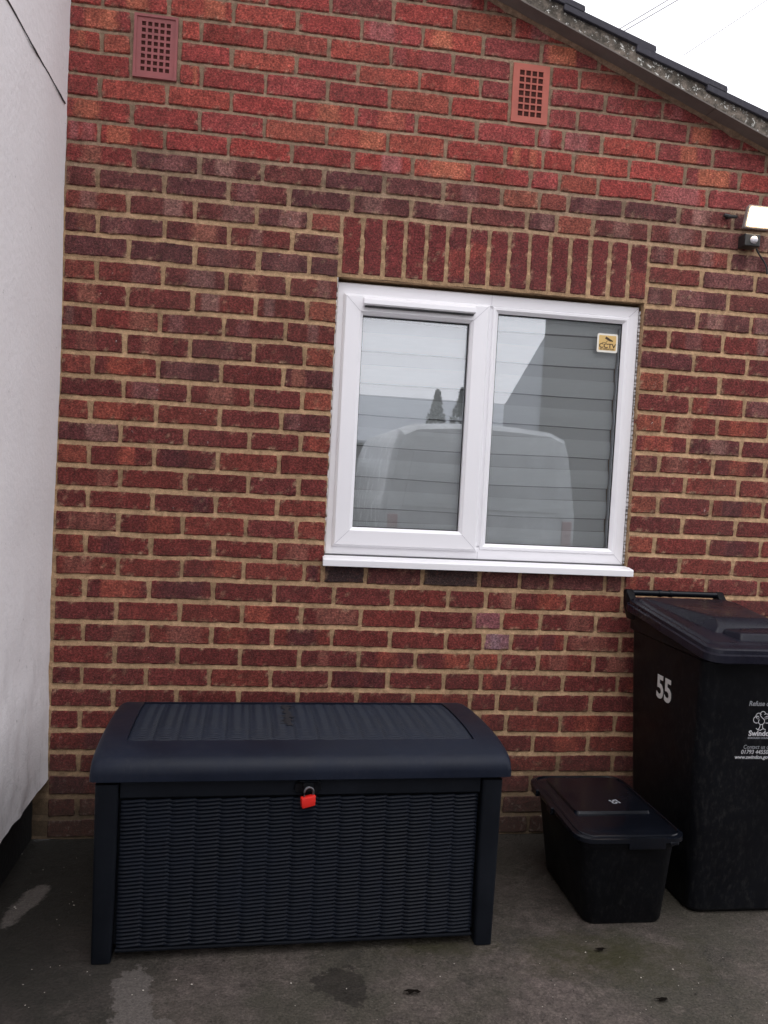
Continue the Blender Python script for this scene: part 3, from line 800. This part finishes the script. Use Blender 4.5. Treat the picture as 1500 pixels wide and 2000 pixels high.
# ------------------------------------------------------------------ storage box
sb = empty('storage_box', (0.3218, -0.7505, 0), R(1.8))
tag(sb, 'dark anthracite wicker-look garden storage box standing against the brick wall', 'storage box')
Wb, Db = 1145, 520
def weave(mb, x0, x1, z0, z1, yf, cols, pitch, amp=3.2, mi=0, func=None):
    """woven panel: each strand bows in and out between the stakes, neighbouring stakes out of step"""
    nxs = cols * 10; nzs = int((z1 - z0) / pitch)
    sub = [0.0, 0.12, 0.32, 0.55, 0.85]
    vs = []; rows_ = []
    for k in range(nzs):
        for s in sub: rows_.append((k, s))
    rows_.append((nzs, 0.0))
    for k, s in rows_:
        for i in range(nxs + 1):
            u = i / nxs * cols
            ph = math.cos(math.pi * u) * (1 if k % 2 == 0 else -1)
            d = amp * (0.6 + 0.4 * ph) * math.sin(math.pi * s) if s else -0.8
            fr = u - math.floor(u + 1e-6)
            zz_ = z0 + (k + s) * pitch + (fr - 0.5) * 0.45 * pitch
            dip = min(1.0, 6.0 * min(fr, 1 - fr) + 0.25)
            d = (amp * dip * math.sin(math.pi * s) ** 0.8) if s else -0.8
            p = (x0 + (x1 - x0) * i / nxs, yf - d, max(z0, min(zz_, z1)))
            if func: p = func(p[0], zz_, d)
            vs.append(p)
    w_ = nxs + 1
    mb.add(vs, [(r0 * w_ + i, r0 * w_ + i + 1, (r0 + 1) * w_ + i + 1, (r0 + 1) * w_ + i) for r0 in range(len(rows_) - 1) for i in range(nxs)], mi)

mb = MB(); mb.box(22, Wb - 22, 30, Db - 12, 34, 500)
a = mb.build('body', BOXD, sb)
mb = MB(); weave(mb, 66, Wb - 66, 34, 456, 9, 15, 11.0, 5.0)
a = mb.build('front_panel', BOXF, sb, fixn=False, smooth=True)
mb = MB(); mb.box(62, Wb - 62, 0, 30, 460, 504); mb.box(62, Wb - 62, 3, 30, 24, 33)
a = mb.build('front_rail', BOXD, sb, bevel=0.003)
for s in (0, 1):
    mb = MB()
    xa_, xb_ = (0, 58) if s == 0 else (Wb - 58, Wb)
    mb.loft([rrect(xa_ + (2 if s == 0 else 4), xb_ - (4 if s == 0 else 2), -6, 60, 0, 8, 3), rrect(xa_, xb_, -8, 60, 200, 9, 3), rrect(xa_ - 3 * (1 - s), xb_ + 3 * s, -9, 60, 500, 9, 3)])
    a = mb.build('corner_post', BOXD, sb, smooth=True)
for s in (0, 1):
    mb = MB()
    xa_, xb_ = (0, 58) if s == 0 else (Wb - 58, Wb)
    mb.box(xa_, xb_, Db - 60, Db, 0, 500); mb.build('corner_post', BOXD, sb, bevel=0.005)
for s in (0, 1):
    mb = MB(); x_ = 10 if s == 0 else Wb - 10
    def fsd(px_, pz_, d, x_=x_, s=s): return (x_ - d if s == 0 else x_ + d, 60 + (px_) , min(pz_, 480))
    weave(mb, 0, Db - 120, 34, 480, 0, 14, 10.5, 3, 0, fsd)
    mb.build('side_panel', BOXD, sb, fixn=False, smooth=True)
# lid: arched front to back
prof = [(-20, 512), (-20, 530), (-18, 546), (-8, 562), (14, 573), (50, 582), (110, 590), (190, 594), (290, 593), (400, 588), (500, 578), (545, 568)]
def lidz(y):
    for (a_, b_), (c_, d_) in zip(prof, prof[1:]):
        if a_ <= y <= c_ and c_ > a_: return b_ + (d_ - b_) * (y - a_) / (c_ - a_)
    return 568
lx0, lx1 = -17, Wb + 26
mb = MB()
secs = []
ns = len(prof)
xs_l = [lx0, lx0 + 3, lx0 + 10, lx0 + 22, 65]
def ring_at(x, drop):
    r_ = []
    for (y, z) in prof:
        r_.append((x, y + (drop * 0.6 if y < 0 else (-drop * 0.6 if y > 500 else 0)), z - (drop if z > 530 else 0)))
    r_.append((x, 545 - drop, 508)); return r_
rings = [ring_at(lx0, 16), ring_at(lx0 + 3, 8), ring_at(lx0 + 9, 3), ring_at(lx0 + 20, 0), ring_at(62, 0)]
mb.loft(rings)                              # left end band
rings = [ring_at(Wb - 62, 0), ring_at(lx1 - 20, 0), ring_at(lx1 - 9, 3), ring_at(lx1 - 3, 8), ring_at(lx1, 16)]
mb.loft(rings)
# front and rear bands between the end bands
pf = [p for p in prof if p[0] <= 62] + [(92, 588), (92, 505)]
mb.prism(pf, 'x', 62, Wb - 62)
pr = [(515, 505), (515, 576)] + [p for p in prof if p[0] > 515] + [(545, 505)]
mb.prism(pr, 'x', 62, Wb - 62)
lid = mb.build('lid', BOXP, sb, smooth=True)
mb = MB()
NR = 15
def top_weave():
    nxs = NR * 12; rows_ = 62 * 4; vs = []
    for k in range(rows_ + 1):
        t = k / rows_; y = 92 + (515 - 92) * t
        q = (k % 4) / 4; kk = k // 4
        for i in range(nxs + 1):
            u = i / nxs * NR; x = 62 + (Wb - 124) * i / nxs
            fr = u - math.floor(u)
            rib = 5.0 * math.sin(math.pi * fr) ** 0.3 if 0 < fr < 1 else 0
            wv = 2.4 * math.sin(math.pi * q) * (1 + 0.5 * math.cos(2 * math.pi * u) * (1 if kk % 2 else -1))
            e = min(1, t * 12, (1 - t) * 12)
            vs.append((x, y, lidz(y) - 9 + rib * e + wv))
    w_ = nxs + 1
    mb.add(vs, [(k * w_ + i, k * w_ + i + 1, (k + 1) * w_ + i + 1, (k + 1) * w_ + i) for k in range(rows_) for i in range(nxs)])
top_weave()
lp = mb.build('lid_panel', BOXP, sb, fixn=False, smooth=True); lp.parent = lid
mb = MB()                                   # scuffs scraped down the middle of the lid
for i in range(15):
    y = 215 + i * 17; x = Wb * 0.462 + random.uniform(-5, 5)
    w1, w2 = random.uniform(10, 34), random.uniform(4, 28)
    z = lidz(y) - 0.6
    mb.add([(x - w1, y - 1.5, z), (x + w2, y - 2.5, z), (x + w2, y + 1.5, z + .3), (x - w1, y + 2, z + .3), (x - 3, y + 17, z), (x + 3, y + 17, z)], [(0, 1, 2, 3), (0, 1, 5, 4)])
sc_ = mb.build('scuff', Mat('scuff_dark', (0.008, 0.009, 0.013), 0.8).m, sb, fixn=False); sc_.parent = lid
# hasp
mb = MB()
mb.loft([rrect(545, 585 + 20, -10, 2, 470, 3, 2), rrect(535, 612, -12, 2, 480, 4, 2), rrect(537, 610, -12, 2, 498, 4, 2), rrect(548, 598, -24, 2, 508, 3, 2)])
mb.box(560, 588, -26, -12, 482, 505)
a = mb.build('hasp', BLKM, sb, smooth=True)

# padlock (hangs from the hasp)
pc = Matrix.Rotation(R(1.8), 4, 'Z') @ Vector((0.576, -0.026, 0))
pl = empty('padlock', (0.3218 + pc.x, -0.7505 + pc.y, 0.452), R(14)); tag(pl, 'small red padlock hanging from the hasp of the storage box', 'padlock')
mb = MB()
mb.add([(-21, -11, -15), (17, -11, -9), (17, 9, -9), (-21, 9, -15), (-24, -11, 14), (17, -11, 20), (17, 9, 20), (-24, 9, 14)],
       [(0, 1, 5, 4), (1, 2, 6, 5), (2, 3, 7, 6), (3, 0, 4, 7), (4, 5, 6, 7), (3, 2, 1, 0)])
a = mb.build('lock_body', RED, pl, bevel=0.003, smooth=True)
mb = MB(); mb.tube([(-14, 0, 14), (-14, 0, 28)] + [(-14 + 13 - 13 * math.cos(t * .3927), 0, 28 + 13 * math.sin(t * .3927)) for t in range(1, 8)] + [(12, 0, 28), (12, 0, 16)], 3.4, 8)
a = mb.build('shackle', STEEL, pl, smooth=True)

# ------------------------------------------------------------------ recycling box
rb = empty('recycling_box', (1.92, -0.45, 0)); tag(rb, 'low black lidded recycling box on the ground between storage box and wheelie bin', 'recycling box')
def P2(l): return [(x - 1920, y + 450, z) for x, y, z in l]
mb = MB()
mb.loft([P2(rrect(1796, 2048, -630, -262, 0, 34)), P2(rrect(1787, 2054, -638, -254, 12, 40)), P2(rrect(1752, 2056, -686, -230, 276, 44)), P2(rrect(1738, 2062, -698, -220, 278, 46)), P2(rrect(1736, 2064, -700, -218, 298, 46))], cap1=True)
a = mb.build('body', BLKM, rb, smooth=True)
mb = MB()
mb.loft([P2(rrect(1722, 2072, -714, -216, 296, 52, 7)), P2(rrect(1719, 2075, -718, -213, 300, 54, 7)), P2(rrect(1720, 2074, -717, -214, 312, 54, 7)),
         P2(rrect(1731, 2063, -704, -226, 318, 50, 7)), P2(rrect(1741, 2054, -692, -236, 316, 46, 7)), P2(rrect(1753, 2042, -678, -248, 320, 40, 7)),
         P2(rrect(1762, 2034, -640, -262, 322, 22, 7)), P2(rrect(1768, 2030, -560, -268, 323, 16, 7)), P2(rrect(1771, 2027, -556, -271, 331, 15, 7))], cap0=True, cap1=True)
lidr = mb.build('lid', BLK, rb, smooth=True)
mb = MB()
bp = P2(rrect(1734, 2060, -705, -229, 317, 50, 7)); mb.tube(bp + [bp[0]], 4.2, 8)
bd = mb.build('lid_bead', BLK, rb, smooth=True); bd.parent = lidr
mb = MB()
mb.prism([(-268, 318), (-268, 305), (-270, 282), (-262, 276), (-258, 280), (-258, 310)], 'x', -40, 78)
a = mb.build('clip', BLK, rb, bevel=0.002, smooth=True)
for k, (y_, n_) in enumerate(((-40, 1), (110, 1))):
    mb = MB(); mb.box(-208, -190, y_, y_ + 46, 290, 314); mb.build('lug', BLK, rb, bevel=0.003)
mb = MB(); mb.box(92, 120, -270, -256, 292, 302); mb.build('lug', BLK, rb, bevel=0.003)
a = text_mesh('number', '55', 0.040, PRINTD, MT((0.012, -0.035, 0.332)) @ Matrix.Rotation(R(-78), 4, 'Z'), None, bold=0.0012, sx=0.8); a.parent = lidr

# ------------------------------------------------------------------ wheelie bin
wb = empty('wheelie_bin', (2.33, -0.35, 0)); tag(wb, 'tall black wheelie bin with 55 on its side and white council print', 'wheelie bin')
def Q(l): return [(x - 2330, y + 350, z) for x, y, z in l]
mb = MB()
mb.loft([Q(rrect(2176, 2484, -578, -150, 0, 34)), Q(rrect(2164, 2496, -592, -140, 16, 42)), Q(rrect(2158, 2502, -600, -132, 180, 44)),
         Q(rrect(2141, 2519, -628, -104, 620, 46)), Q(rrect(2134, 2526, -642, -92, 840, 46)), Q(rrect(2122, 2538, -656, -84, 850, 46)), Q(rrect(2122, 2538, -656, -84, 880, 46)),
         Q(rrect(2128, 2532, -650, -90, lambda x, y: 884 + 0.06 * (y + 660), 44))], cap1=True)
body = mb.build('body', BLKM, wb, smooth=True)
def lz(x, y): return 872 + 0.105 * (y + 710)
mb = MB()
def LR(x0, x1, y0, y1, dz, r_): return Q(rrect(x0, x1, y0, y1, lambda x, y: lz(x, y) + dz, r_, 7))
mb.loft([LR(2108, 2552, -704, -84, -20, 46), LR(2103, 2557, -709, -80, -16, 50), LR(2104, 2556, -708, -81, 6, 50), LR(2112, 2548, -699, -88, 9, 46),
         LR(2114, 2546, -697, -90, 20, 46), LR(2122, 2538, -688, -98, 26, 42), LR(2134, 2526, -672, -108, 24, 36), LR(2142, 2518, -660, -116, 31, 32), LR(2150, 2510, -648, -122, 34, 28)], cap1=True)
blid = mb.build('lid', BINL, wb, smooth=True)
mb = MB()
def zz2(x, y, d): return (x - 2330, y + 350, lz(x, y) + d)
hv = [zz2(2150, -132, 30), zz2(2510, -132, 30), zz2(2455, -560, 30), zz2(2205, -560, 30), zz2(2168, -150, 40), zz2(2492, -150, 40), zz2(2432, -505, 72), zz2(2232, -505, 72), zz2(2440, -548, 50), zz2(2222, -548, 50)]
mb.add(hv, [(0, 1, 5, 4), (1, 2, 8, 6, 5), (2, 3, 9, 8), (8, 9, 7, 6), (3, 0, 4, 7, 9), (4, 5, 6, 7)])
hv = [zz2(2225, -558, 30), zz2(2435, -558, 30), zz2(2415, -640, 31), zz2(2245, -640, 31), zz2(2232, -562, 50), zz2(2428, -560, 58), zz2(2408, -628, 54), zz2(2252, -628, 54)]
mb.add(hv, [(0, 1, 5, 4), (1, 2, 6, 5), (2, 3, 7, 6), (3, 0, 4, 7), (4, 5, 6, 7)])
a = mb.build('lid_dome', BINL, wb, bevel=0.006, smooth=True); a.parent = blid
mb = MB()
def ct(x, n_=12): return None
mb.tube([(2146 - 2330, 350 - 62, 976), (2512 - 2330, 350 - 62, 976)], 12, 14)
mb.tube([(2256 - 2330, 350 - 62, 976), (2268 - 2330, 350 - 62, 976)], 14.5, 14); mb.tube([(2300 - 2330, 350 - 62, 976), (2312 - 2330, 350 - 62, 976)], 14.5, 14)
hinge = mb.build('hinge_bar', BLK, wb, smooth=True)
for x_ in (2122, 2494):
    mb = MB(); mb.prism([(-40, 985), (-66, 990), (-90, 968), (-150, 925), (-150, 880), (-80, 880), (-45, 930)], 'x', x_ - 2330, x_ + 30 - 2330)
    o = mb.build('hinge_bracket', BLKM, wb, bevel=0.005, smooth=True)
    o.location = (0, 0.35, 0)
for x_ in (2170, 2420):
    mb = MB(); mb.tube([(x_ - 2330, 350 - 110, 92), (x_ + 62 - 2330, 350 - 110, 92)], [92, 92], 20); mb.build('wheel', BLKM, wb, bevel=0.004, smooth=True)
# print on the front panel
tf = MB()
def front_y(z): return -0.6280 + (0.620 - z) * (0.028 / 0.44) - 0.0016
def fy(z): return Vector((0, front_y(z) + 0.35, z))
tilt = math.atan(0.028 / 0.44)
def ftext(name, s, x, z, size, mat, align='CENTER', bold=0.0, sx=1.0, shear=0.0):
    p = fy(z); mw = MT((x - 2.33, p.y, z)) @ Matrix.Rotation(R(90) + tilt, 4, 'X')
    a = text_mesh(name, s, size, mat, mw, None, align, bold, sx, shear=shear); a.parent = wb; return a
ftext('print_heading', 'Refuse only', 2.292, 0.711, 0.0225, PRINTD, 'LEFT', 0.0004, 0.9, 0.12)
ftext('print_name', 'Swindon', 2.302, 0.6125, 0.0245, PRINT, 'LEFT', 0.0006, 1.0)
ftext('print_council', 'BOROUGH COUNCIL', 2.301, 0.5975, 0.0085, PRINTD, 'LEFT', 0.0002, 1.0)
ftext('print_contact', 'Contact us on', 2.289, 0.5675, 0.0185, PRINTD, 'LEFT', 0.0, 0.92, 0.12)
ftext('print_phone', '01793 44550', 2.283, 0.5505, 0.0195, PRINT, 'LEFT', 0.0, 0.92, 0.12)
ftext('print_web', 'www.swindon.gov.uk', 2.263, 0.5335, 0.0172, PRINT, 'LEFT', 0.0002, 0.96, 0.12)
# tree emblem (cloud-shaped crown outline with loop, trunk, ground line)
em = MB(1.0)
def st_(pts, w_=0.0021):
    P_ = [Vector((x - 2.33, front_y(z) + 0.35 - 0.0004, z)) for x, z in pts]
    for a_, b_ in zip(P_, P_[1:]):
        d = (b_ - a_); L_ = d.length
        if L_ < 1e-6: continue
        d.normalize(); nn = Vector((-d.z, 0, d.x)) * w_ / 2; e = d * w_ * .3
        em.add([tuple(a_ - e - nn), tuple(b_ + e - nn), tuple(b_ + e + nn), tuple(a_ - e + nn)], [(0, 1, 2, 3)])
def arc(cx, cz, r_, a0, a1, n_=12): return [(cx + r_ * math.cos(R(a0 + (a1 - a0) * i / n_)), cz + r_ * math.sin(R(a0 + (a1 - a0) * i / n_))) for i in range(n_ + 1)]
ex, ez = 2.342, 0.655
st_(arc(ex - 0.017, ez + 0.004, 0.0115, 70, 290)); st_(arc(ex - 0.012, ez + 0.016, 0.0095, 30, 220)); st_(arc(ex - 0.014, ez + 0.010, 0.004, 0, 360, 8), 0.0012)
st_(arc(ex + 0.019, ez + 0.004, 0.0115, -110, 110)); st_(arc(ex + 0.014, ez + 0.014, 0.0095, -40, 130)); st_(arc(ex + 0.014, ez + 0.010, 0.004, 0, 360, 8), 0.0012)
st_(arc(ex + 0.002, ez + 0.022, 0.009, 20, 215) + [(ex + 0.001, ez + 0.010), (ex + 0.009, ez + 0.004)])
st_(arc(ex + 0.000, ez - 0.002, 0.0105, 30, -215, 16))
st_([(ex - 0.003, ez - 0.013), (ex - 0.004, ez - 0.022), (ex - 0.009, ez - 0.029)]); st_([(ex + 0.005, ez - 0.013), (ex + 0.006, ez - 0.022), (ex + 0.010, ez - 0.027)])
st_([(ex - 0.016, ez - 0.025), (ex - 0.010, ez - 0.030), (ex, ez - 0.031), (ex + 0.008, ez - 0.026), (ex + 0.017, ez - 0.029)])
e_ = em.build('print_emblem', PRINT, wb, fixn=False)
# number on the side
def side_x(z): return 2.141 - (z - 0.62) * (7 / 220) - 0.0022
a = text_mesh('side_number', '55', 0.112, PRINTB, MT((side_x(0.682) - 2.33, -0.380 + 0.35, 0.682)) @ Matrix.Rotation(R(-90), 4, 'Z') @ Matrix.Rotation(R(90), 4, 'X') @ Matrix.Rotation(R(1.8), 4, 'X'), None, bold=0.003, sx=0.98); a.parent = wb

# ------------------------------------------------------------------ security light
lt = empty('security_light', (2.55, 0, 2.42)); tag(lt, 'lit floodlight with motion sensor fixed to the brick wall near the frame edge', 'light')
def SP(l): return [(x - 2550, y, z - 2420) for x, y, z in l]
m = bpy.data.materials.new('lit_lens'); m.use_nodes = True; nn_ = m.node_tree; nn_.nodes.clear()
eo = nn_.nodes.new('ShaderNodeOutputMaterial'); em_ = nn_.nodes.new('ShaderNodeEmission'); em_.inputs[0].default_value = (1, 0.74, 0.45, 1); em_.inputs[1].default_value = 30
nn_.links.new(em_.outputs[0], eo.inputs[0]); LENS = m
mb = MB(); tl = 0.28
def head(x0, x1, z0, z1, y): return SP([(x0, y + (z0 - 2400) * -tl * 0 , z0), (x1, y, z0), (x1, y - (z1 - z0) * tl, z1), (x0, y - (z1 - z0) * tl, z1)])
hd = SP([(2510, -52, 2402), (2618, -52, 2402), (2618, -76, 2484), (2510, -76, 2484), (2512, -30, 2404), (2614, -30, 2404), (2614, -52, 2480), (2512, -52, 2480)])
mb.add(hd, [(0, 1, 2, 3), (4, 7, 6, 5), (0, 4, 5, 1), (1, 5, 6, 2), (2, 6, 7, 3), (3, 7, 4, 0)])
a = mb.build('lamp_head', plastic('lamp_housing', (0.30, 0.27, 0.25), 0.4), lt, bevel=0.004)
mb = MB(); mb.add(SP([(2522, -60, 2412), (2606, -60, 2412), (2606, -78, 2472), (2522, -78, 2472), (2521, -54, 2411), (2608, -54, 2411), (2608, -72, 2474), (2521, -72, 2474)]),
       [(0, 1, 2, 3), (4, 7, 6, 5), (0, 4, 5, 1), (1, 5, 6, 2), (2, 6, 7, 3), (3, 7, 4, 0)])
a = mb.build('lens', LENS, lt)
mb = MB(); mb.tube(SP([(2462, -4, 2452), (2470, -20, 2450), (2486, -40, 2444)]), [9, 7, 6], 8); mb.tube(SP([(2446, -14, 2456), (2470, -14, 2452)]), [7, 9], 8)
a = mb.build('bracket', DARKM, lt, smooth=True)
mb = MB(); mb.box(2520 - 2550, 2584 - 2550, -50, 0, 2336 - 2420, 2384 - 2420)
sn = mb.build('sensor_housing', DARKM, lt, bevel=0.004)
mb = MB()
rings = [[(2556 - 2550 + r_ * math.cos(t * .5236), -50 - d_, 2360 - 2420 + r_ * math.sin(t * .5236)) for t in range(12)] for r_, d_ in ((15, 0), (14, 6), (10, 11), (4, 13.5))]
mb.loft(rings); a = mb.build('sensor_dome', plastic('sensor_white', (0.72, 0.72, 0.76), 0.35), lt, smooth=True); a.parent = sn
mb = MB(); mb.tube(SP([(2598 - 14 * math.sin(t * .5) + 0.9 * t * t * .35, -20 + t * .9, 2384 - t * 11.5) for t in range(13)]), 3.2, 7)
a = mb.build('cable', GASKET, lt, smooth=True)
wl = None

# small hole drilled in the mortar bed below the light is part of the wall: a dark plug
# ------------------------------------------------------------------ overhead wires (far behind the roof)
WM = Mat('wire_grey', (0.42, 0.42, 0.43), 0.7).m
def wire(p, q, r_, label, sag=0.0):
    p, q = Vector(p), Vector(q); o = empty('overhead_wire', (p + q) / 2)
    bpy.data.objects.remove(o)
    mb = MB(1.0); mid = (p + q) / 2
    pts = [tuple(p + (q - p) * (i / 12) - mid - Vector((0, 0, sag * 4 * (i / 12) * (1 - i / 12)))) for i in range(13)]
    mb.tube(pts, r_, 6); a = mb.build('overhead_wire', WM, smooth=True); a.location = mid
    tag(a, label, 'wire', 'overhead wires above the roof'); return a
wire((3.30, 4, 5.22), (5.45, 4, 6.74), 0.0060, 'upper thin overhead wire of the close pair above the roof verge')
wire((3.345, 4, 5.215), (5.53, 4, 6.715), 0.0060, 'lower thin overhead wire of the close pair above the roof verge')
wire((4.25, 4, 5.30), (5.60, 4, 6.33), 0.0045, 'lone faint overhead wire at the top right corner of the sky')

# ------------------------------------------------------------------ what stands opposite (seen mirrored in the panes)
VW = plastic('van_paint', (0.50, 0.52, 0.53), 0.22, 0.6)
VG = plastic('van_glass', (0.44, 0.46, 0.47), 0.15, 0.5)
vn = empty('parked_van', (2.78, -6.9, 0)); tag(vn, 'pale grey van parked opposite the brick wall', 'van')
def vr(y, w_, h_, lo=0.35):
    pts = []
    prof_ = [(1.0, lo), (1.0, lo + 0.35), (1.0, 1.05), (0.955, 1.35), (0.895, 1.68), (0.84, 1.84), (0.70, 1.90), (0.35, 1.925), (0, 1.935)]
    P_ = [(a_ * w_, lo + (b_ - lo) * h_) for a_, b_ in prof_]
    return [(a_, y, b_) for a_, b_ in P_] + [(-a_, y, b_) for a_, b_ in P_[::-1][1:]]
mb = MB(1.0)
mb.loft([vr(-2.4, 0.86, 0.35), vr(-2.3, 0.93, 0.46), vr(-1.5, 0.97, 0.52), vr(-0.8, 0.98, 0.96), vr(-0.3, 0.98, 1.0), vr(2.2, 0.98, 1.0), vr(2.36, 0.97, 0.985), vr(2.42, 0.94, 0.96)])
a = mb.build('van_body', VW, vn, smooth=True)
mb = MB(1.0); mb.prism([(-0.78, 1.10), (0.78, 1.10), (0.70, 1.62), (-0.70, 1.62)], 'y', 2.405, 2.435)
a = mb.build('rear_window', VG, vn)
mb = MB(1.0); mb.box(-0.93, 0.93, 2.36, 2.50, 0.38, 0.62); mb.build('bumper', BLKM, vn, bevel=0.02)
TL = plastic('tail_light_red', (0.34, 0.20, 0.20), 0.3)
for s in (-1, 1):
    mb = MB(1.0); mb.box(*sorted((s * 0.82, s * 0.92)), 2.38, 2.43, 0.72, 1.02); mb.build('tail_light', TL, vn, bevel=0.01)
for s in (-1, 1):
    for y_ in (-1.5, 1.55):
        mb = MB(1.0); mb.tube([(s * 0.78, y_, 0.33), (s * 0.97, y_, 0.33)], 0.33, 20); mb.build('wheel', BLKM, vn, bevel=0.02)

HB = Mat('far_brick', (0.15, 0.145, 0.14), 0.9).m; HR = Mat('far_roof_hazed', (0.44, 0.46, 0.49), 0.9).m; HG = plastic('far_glass', (0.05, 0.06, 0.07), 0.1)  # distance haze put into the roof's pale blue colour
def far_house(x, y, w_, d_, he, hr_, label, n=3):
    o = empty('house', (x, y, 0)); tag(o, label, 'house', 'houses across the road')
    mb = MB(1.0); mb.box(-w_ / 2, w_ / 2, -d_, 0, 0, he); mb.build('wall', HB, o)
    mb = MB(1.0); mb.prism([(0.3, he), (-d_ / 2, hr_), (-d_ - 0.3, he), (-d_ - 0.3, he + .1), (-d_ / 2, hr_ + .15), (0.3, he + .1)], 'x', -w_ / 2 - .2, w_ / 2 + .2); mb.build('roof', HR, o)
    for i in range(n):
        mb = MB(1.0); cx = -w_ / 2 + w_ * (i + .5) / n
        mb.box(cx - .6, cx + .6, 0, .05, 0.9, 2.1); mb.build('window', HG, o)
    return o
h1 = far_house(5.5, -30, 18, 7, 2.7, 4.9, 'low brick bungalow with a plain long roof across the road')
# neighbour with a side wall and lean-to
nb = empty('neighbour_house', (5.86, -12, 0), R(24)); tag(nb, 'tall brick neighbour house with a steep lean-to on its left', 'house')
mb = MB(1.0); mb.box(0, 7.3, -7, 0, 0, 7.2); mb.build('wall', HB, nb)
mb = MB(1.0); mb.prism([(0, 0), (0, 4.26), (-0.72, 2.88), (-0.72, 0)], 'y', -1.5, -0.05); mb.build('lean_to', HR, nb)
mb = MB(1.0); mb.box(2, 3.5, 0, .05, 3.9, 5.1); mb.build('window', HG, nb)
for i, (sx_, lab) in enumerate(((6.45, 'slim pointed conifer on the left of the pair across the road'), (7.35, 'wider pointed conifer on the right of the pair across the road'))):
    t = empty('conifer', (sx_, -25, 0)); tag(t, lab, 'tree', 'conifers across the road')
    mb = MB(1.0); mb.tube([(0, 0, 0), (0, 0, 1.2)], 0.09, 8); mb.build('trunk', BOARD, t)
    mb = MB(1.0)
    for k in range(3500):
        z = random.uniform(0.6, 4.5 + .12 * i); rr = min((4.5 + .12 * i - z) * (0.30 + .06 * i), .62) * random.uniform(.5, 1.0) + .01; a_ = random.uniform(0, 6.3)
        c = Vector((rr * math.cos(a_), rr * math.sin(a_), z)); s = .10
        u_ = Vector((random.uniform(-1, 1), random.uniform(-1, 1), random.uniform(-1, 1))) * s; v_ = Vector((random.uniform(-1, 1), random.uniform(-1, 1), random.uniform(-1, 1))) * s
        mb.add([tuple(c), tuple(c + u_), tuple(c + v_)], [(0, 1, 2)])
    mb.build('crown', Mat('conifer_green', (0.11, 0.115, 0.10), 0.8).m, t, fixn=False)

# ------------------------------------------------------------------ grit and leaf scraps on the concrete
mb = MB(1.0)
for k in range(420):
    x = random.uniform(-0.1, 2.6); y = random.uniform(-1.5, -0.1)
    if 0.25 < x < 1.55 and y > -0.78: continue
    if 1.7 < x and y > -0.7 : y = random.uniform(-1.3, -0.72)
    s = random.choice([0.001, 0.0013, 0.0016, 0.002, 0.003]); a_ = random.uniform(0, 6)
    vs = [(x + s * math.cos(a_ + t) * random.uniform(.6, 1.3), y + s * math.sin(a_ + t) * random.uniform(.6, 1.3), 0.0015) for t in (0, 1.3, 2.6, 3.9, 5.1)] + [(x, y, 0.0015 + s * .8)]
    mb.add(vs, [(0, 1, 5), (1, 2, 5), (2, 3, 5), (3, 4, 5), (4, 0, 5)], 0 if random.random() < .6 else 1)
gr = mb.build('grit', [Mat('grit_pale', (0.42, 0.38, 0.33), 0.8).m, Mat('grit_dark', (0.02, 0.018, 0.014), 0.9).m], fixn=False)
tag(gr, 'pale and dark grit scattered over the concrete', 'grit', kind='stuff')
LF = Mat('dead_leaf', (0.006, 0.0045, 0.0035), 0.9, 0.05).m
for k, (x, y, s, lab) in enumerate(((1.19, -0.93, .017, 'dark leaf scrap left of the pair in the open concrete'), (1.78, -0.77, .016, 'dark curled leaf scrap near the foot of the recycling box'), (1.86, -1.0, .016, 'dark leaf scrap lying well in front of the wheelie bin'))):
    mb = MB(1.0); vs = [(0, 0, .004)]
    for t in range(9):
        r_ = s * random.uniform(.4, 1.3); a_ = t * .698
        vs.append((r_ * math.cos(a_) * 1.4, r_ * math.sin(a_) * .6, random.uniform(0.001, .007)))
    mb.add(vs, [(0, i, i % 9 + 1) for i in range(1, 10)])
    o = mb.build('leaf_scrap', LF, fixn=False); o.location = (x, y, 0.002); tag(o, lab, 'leaf', 'leaf scraps on the concrete')
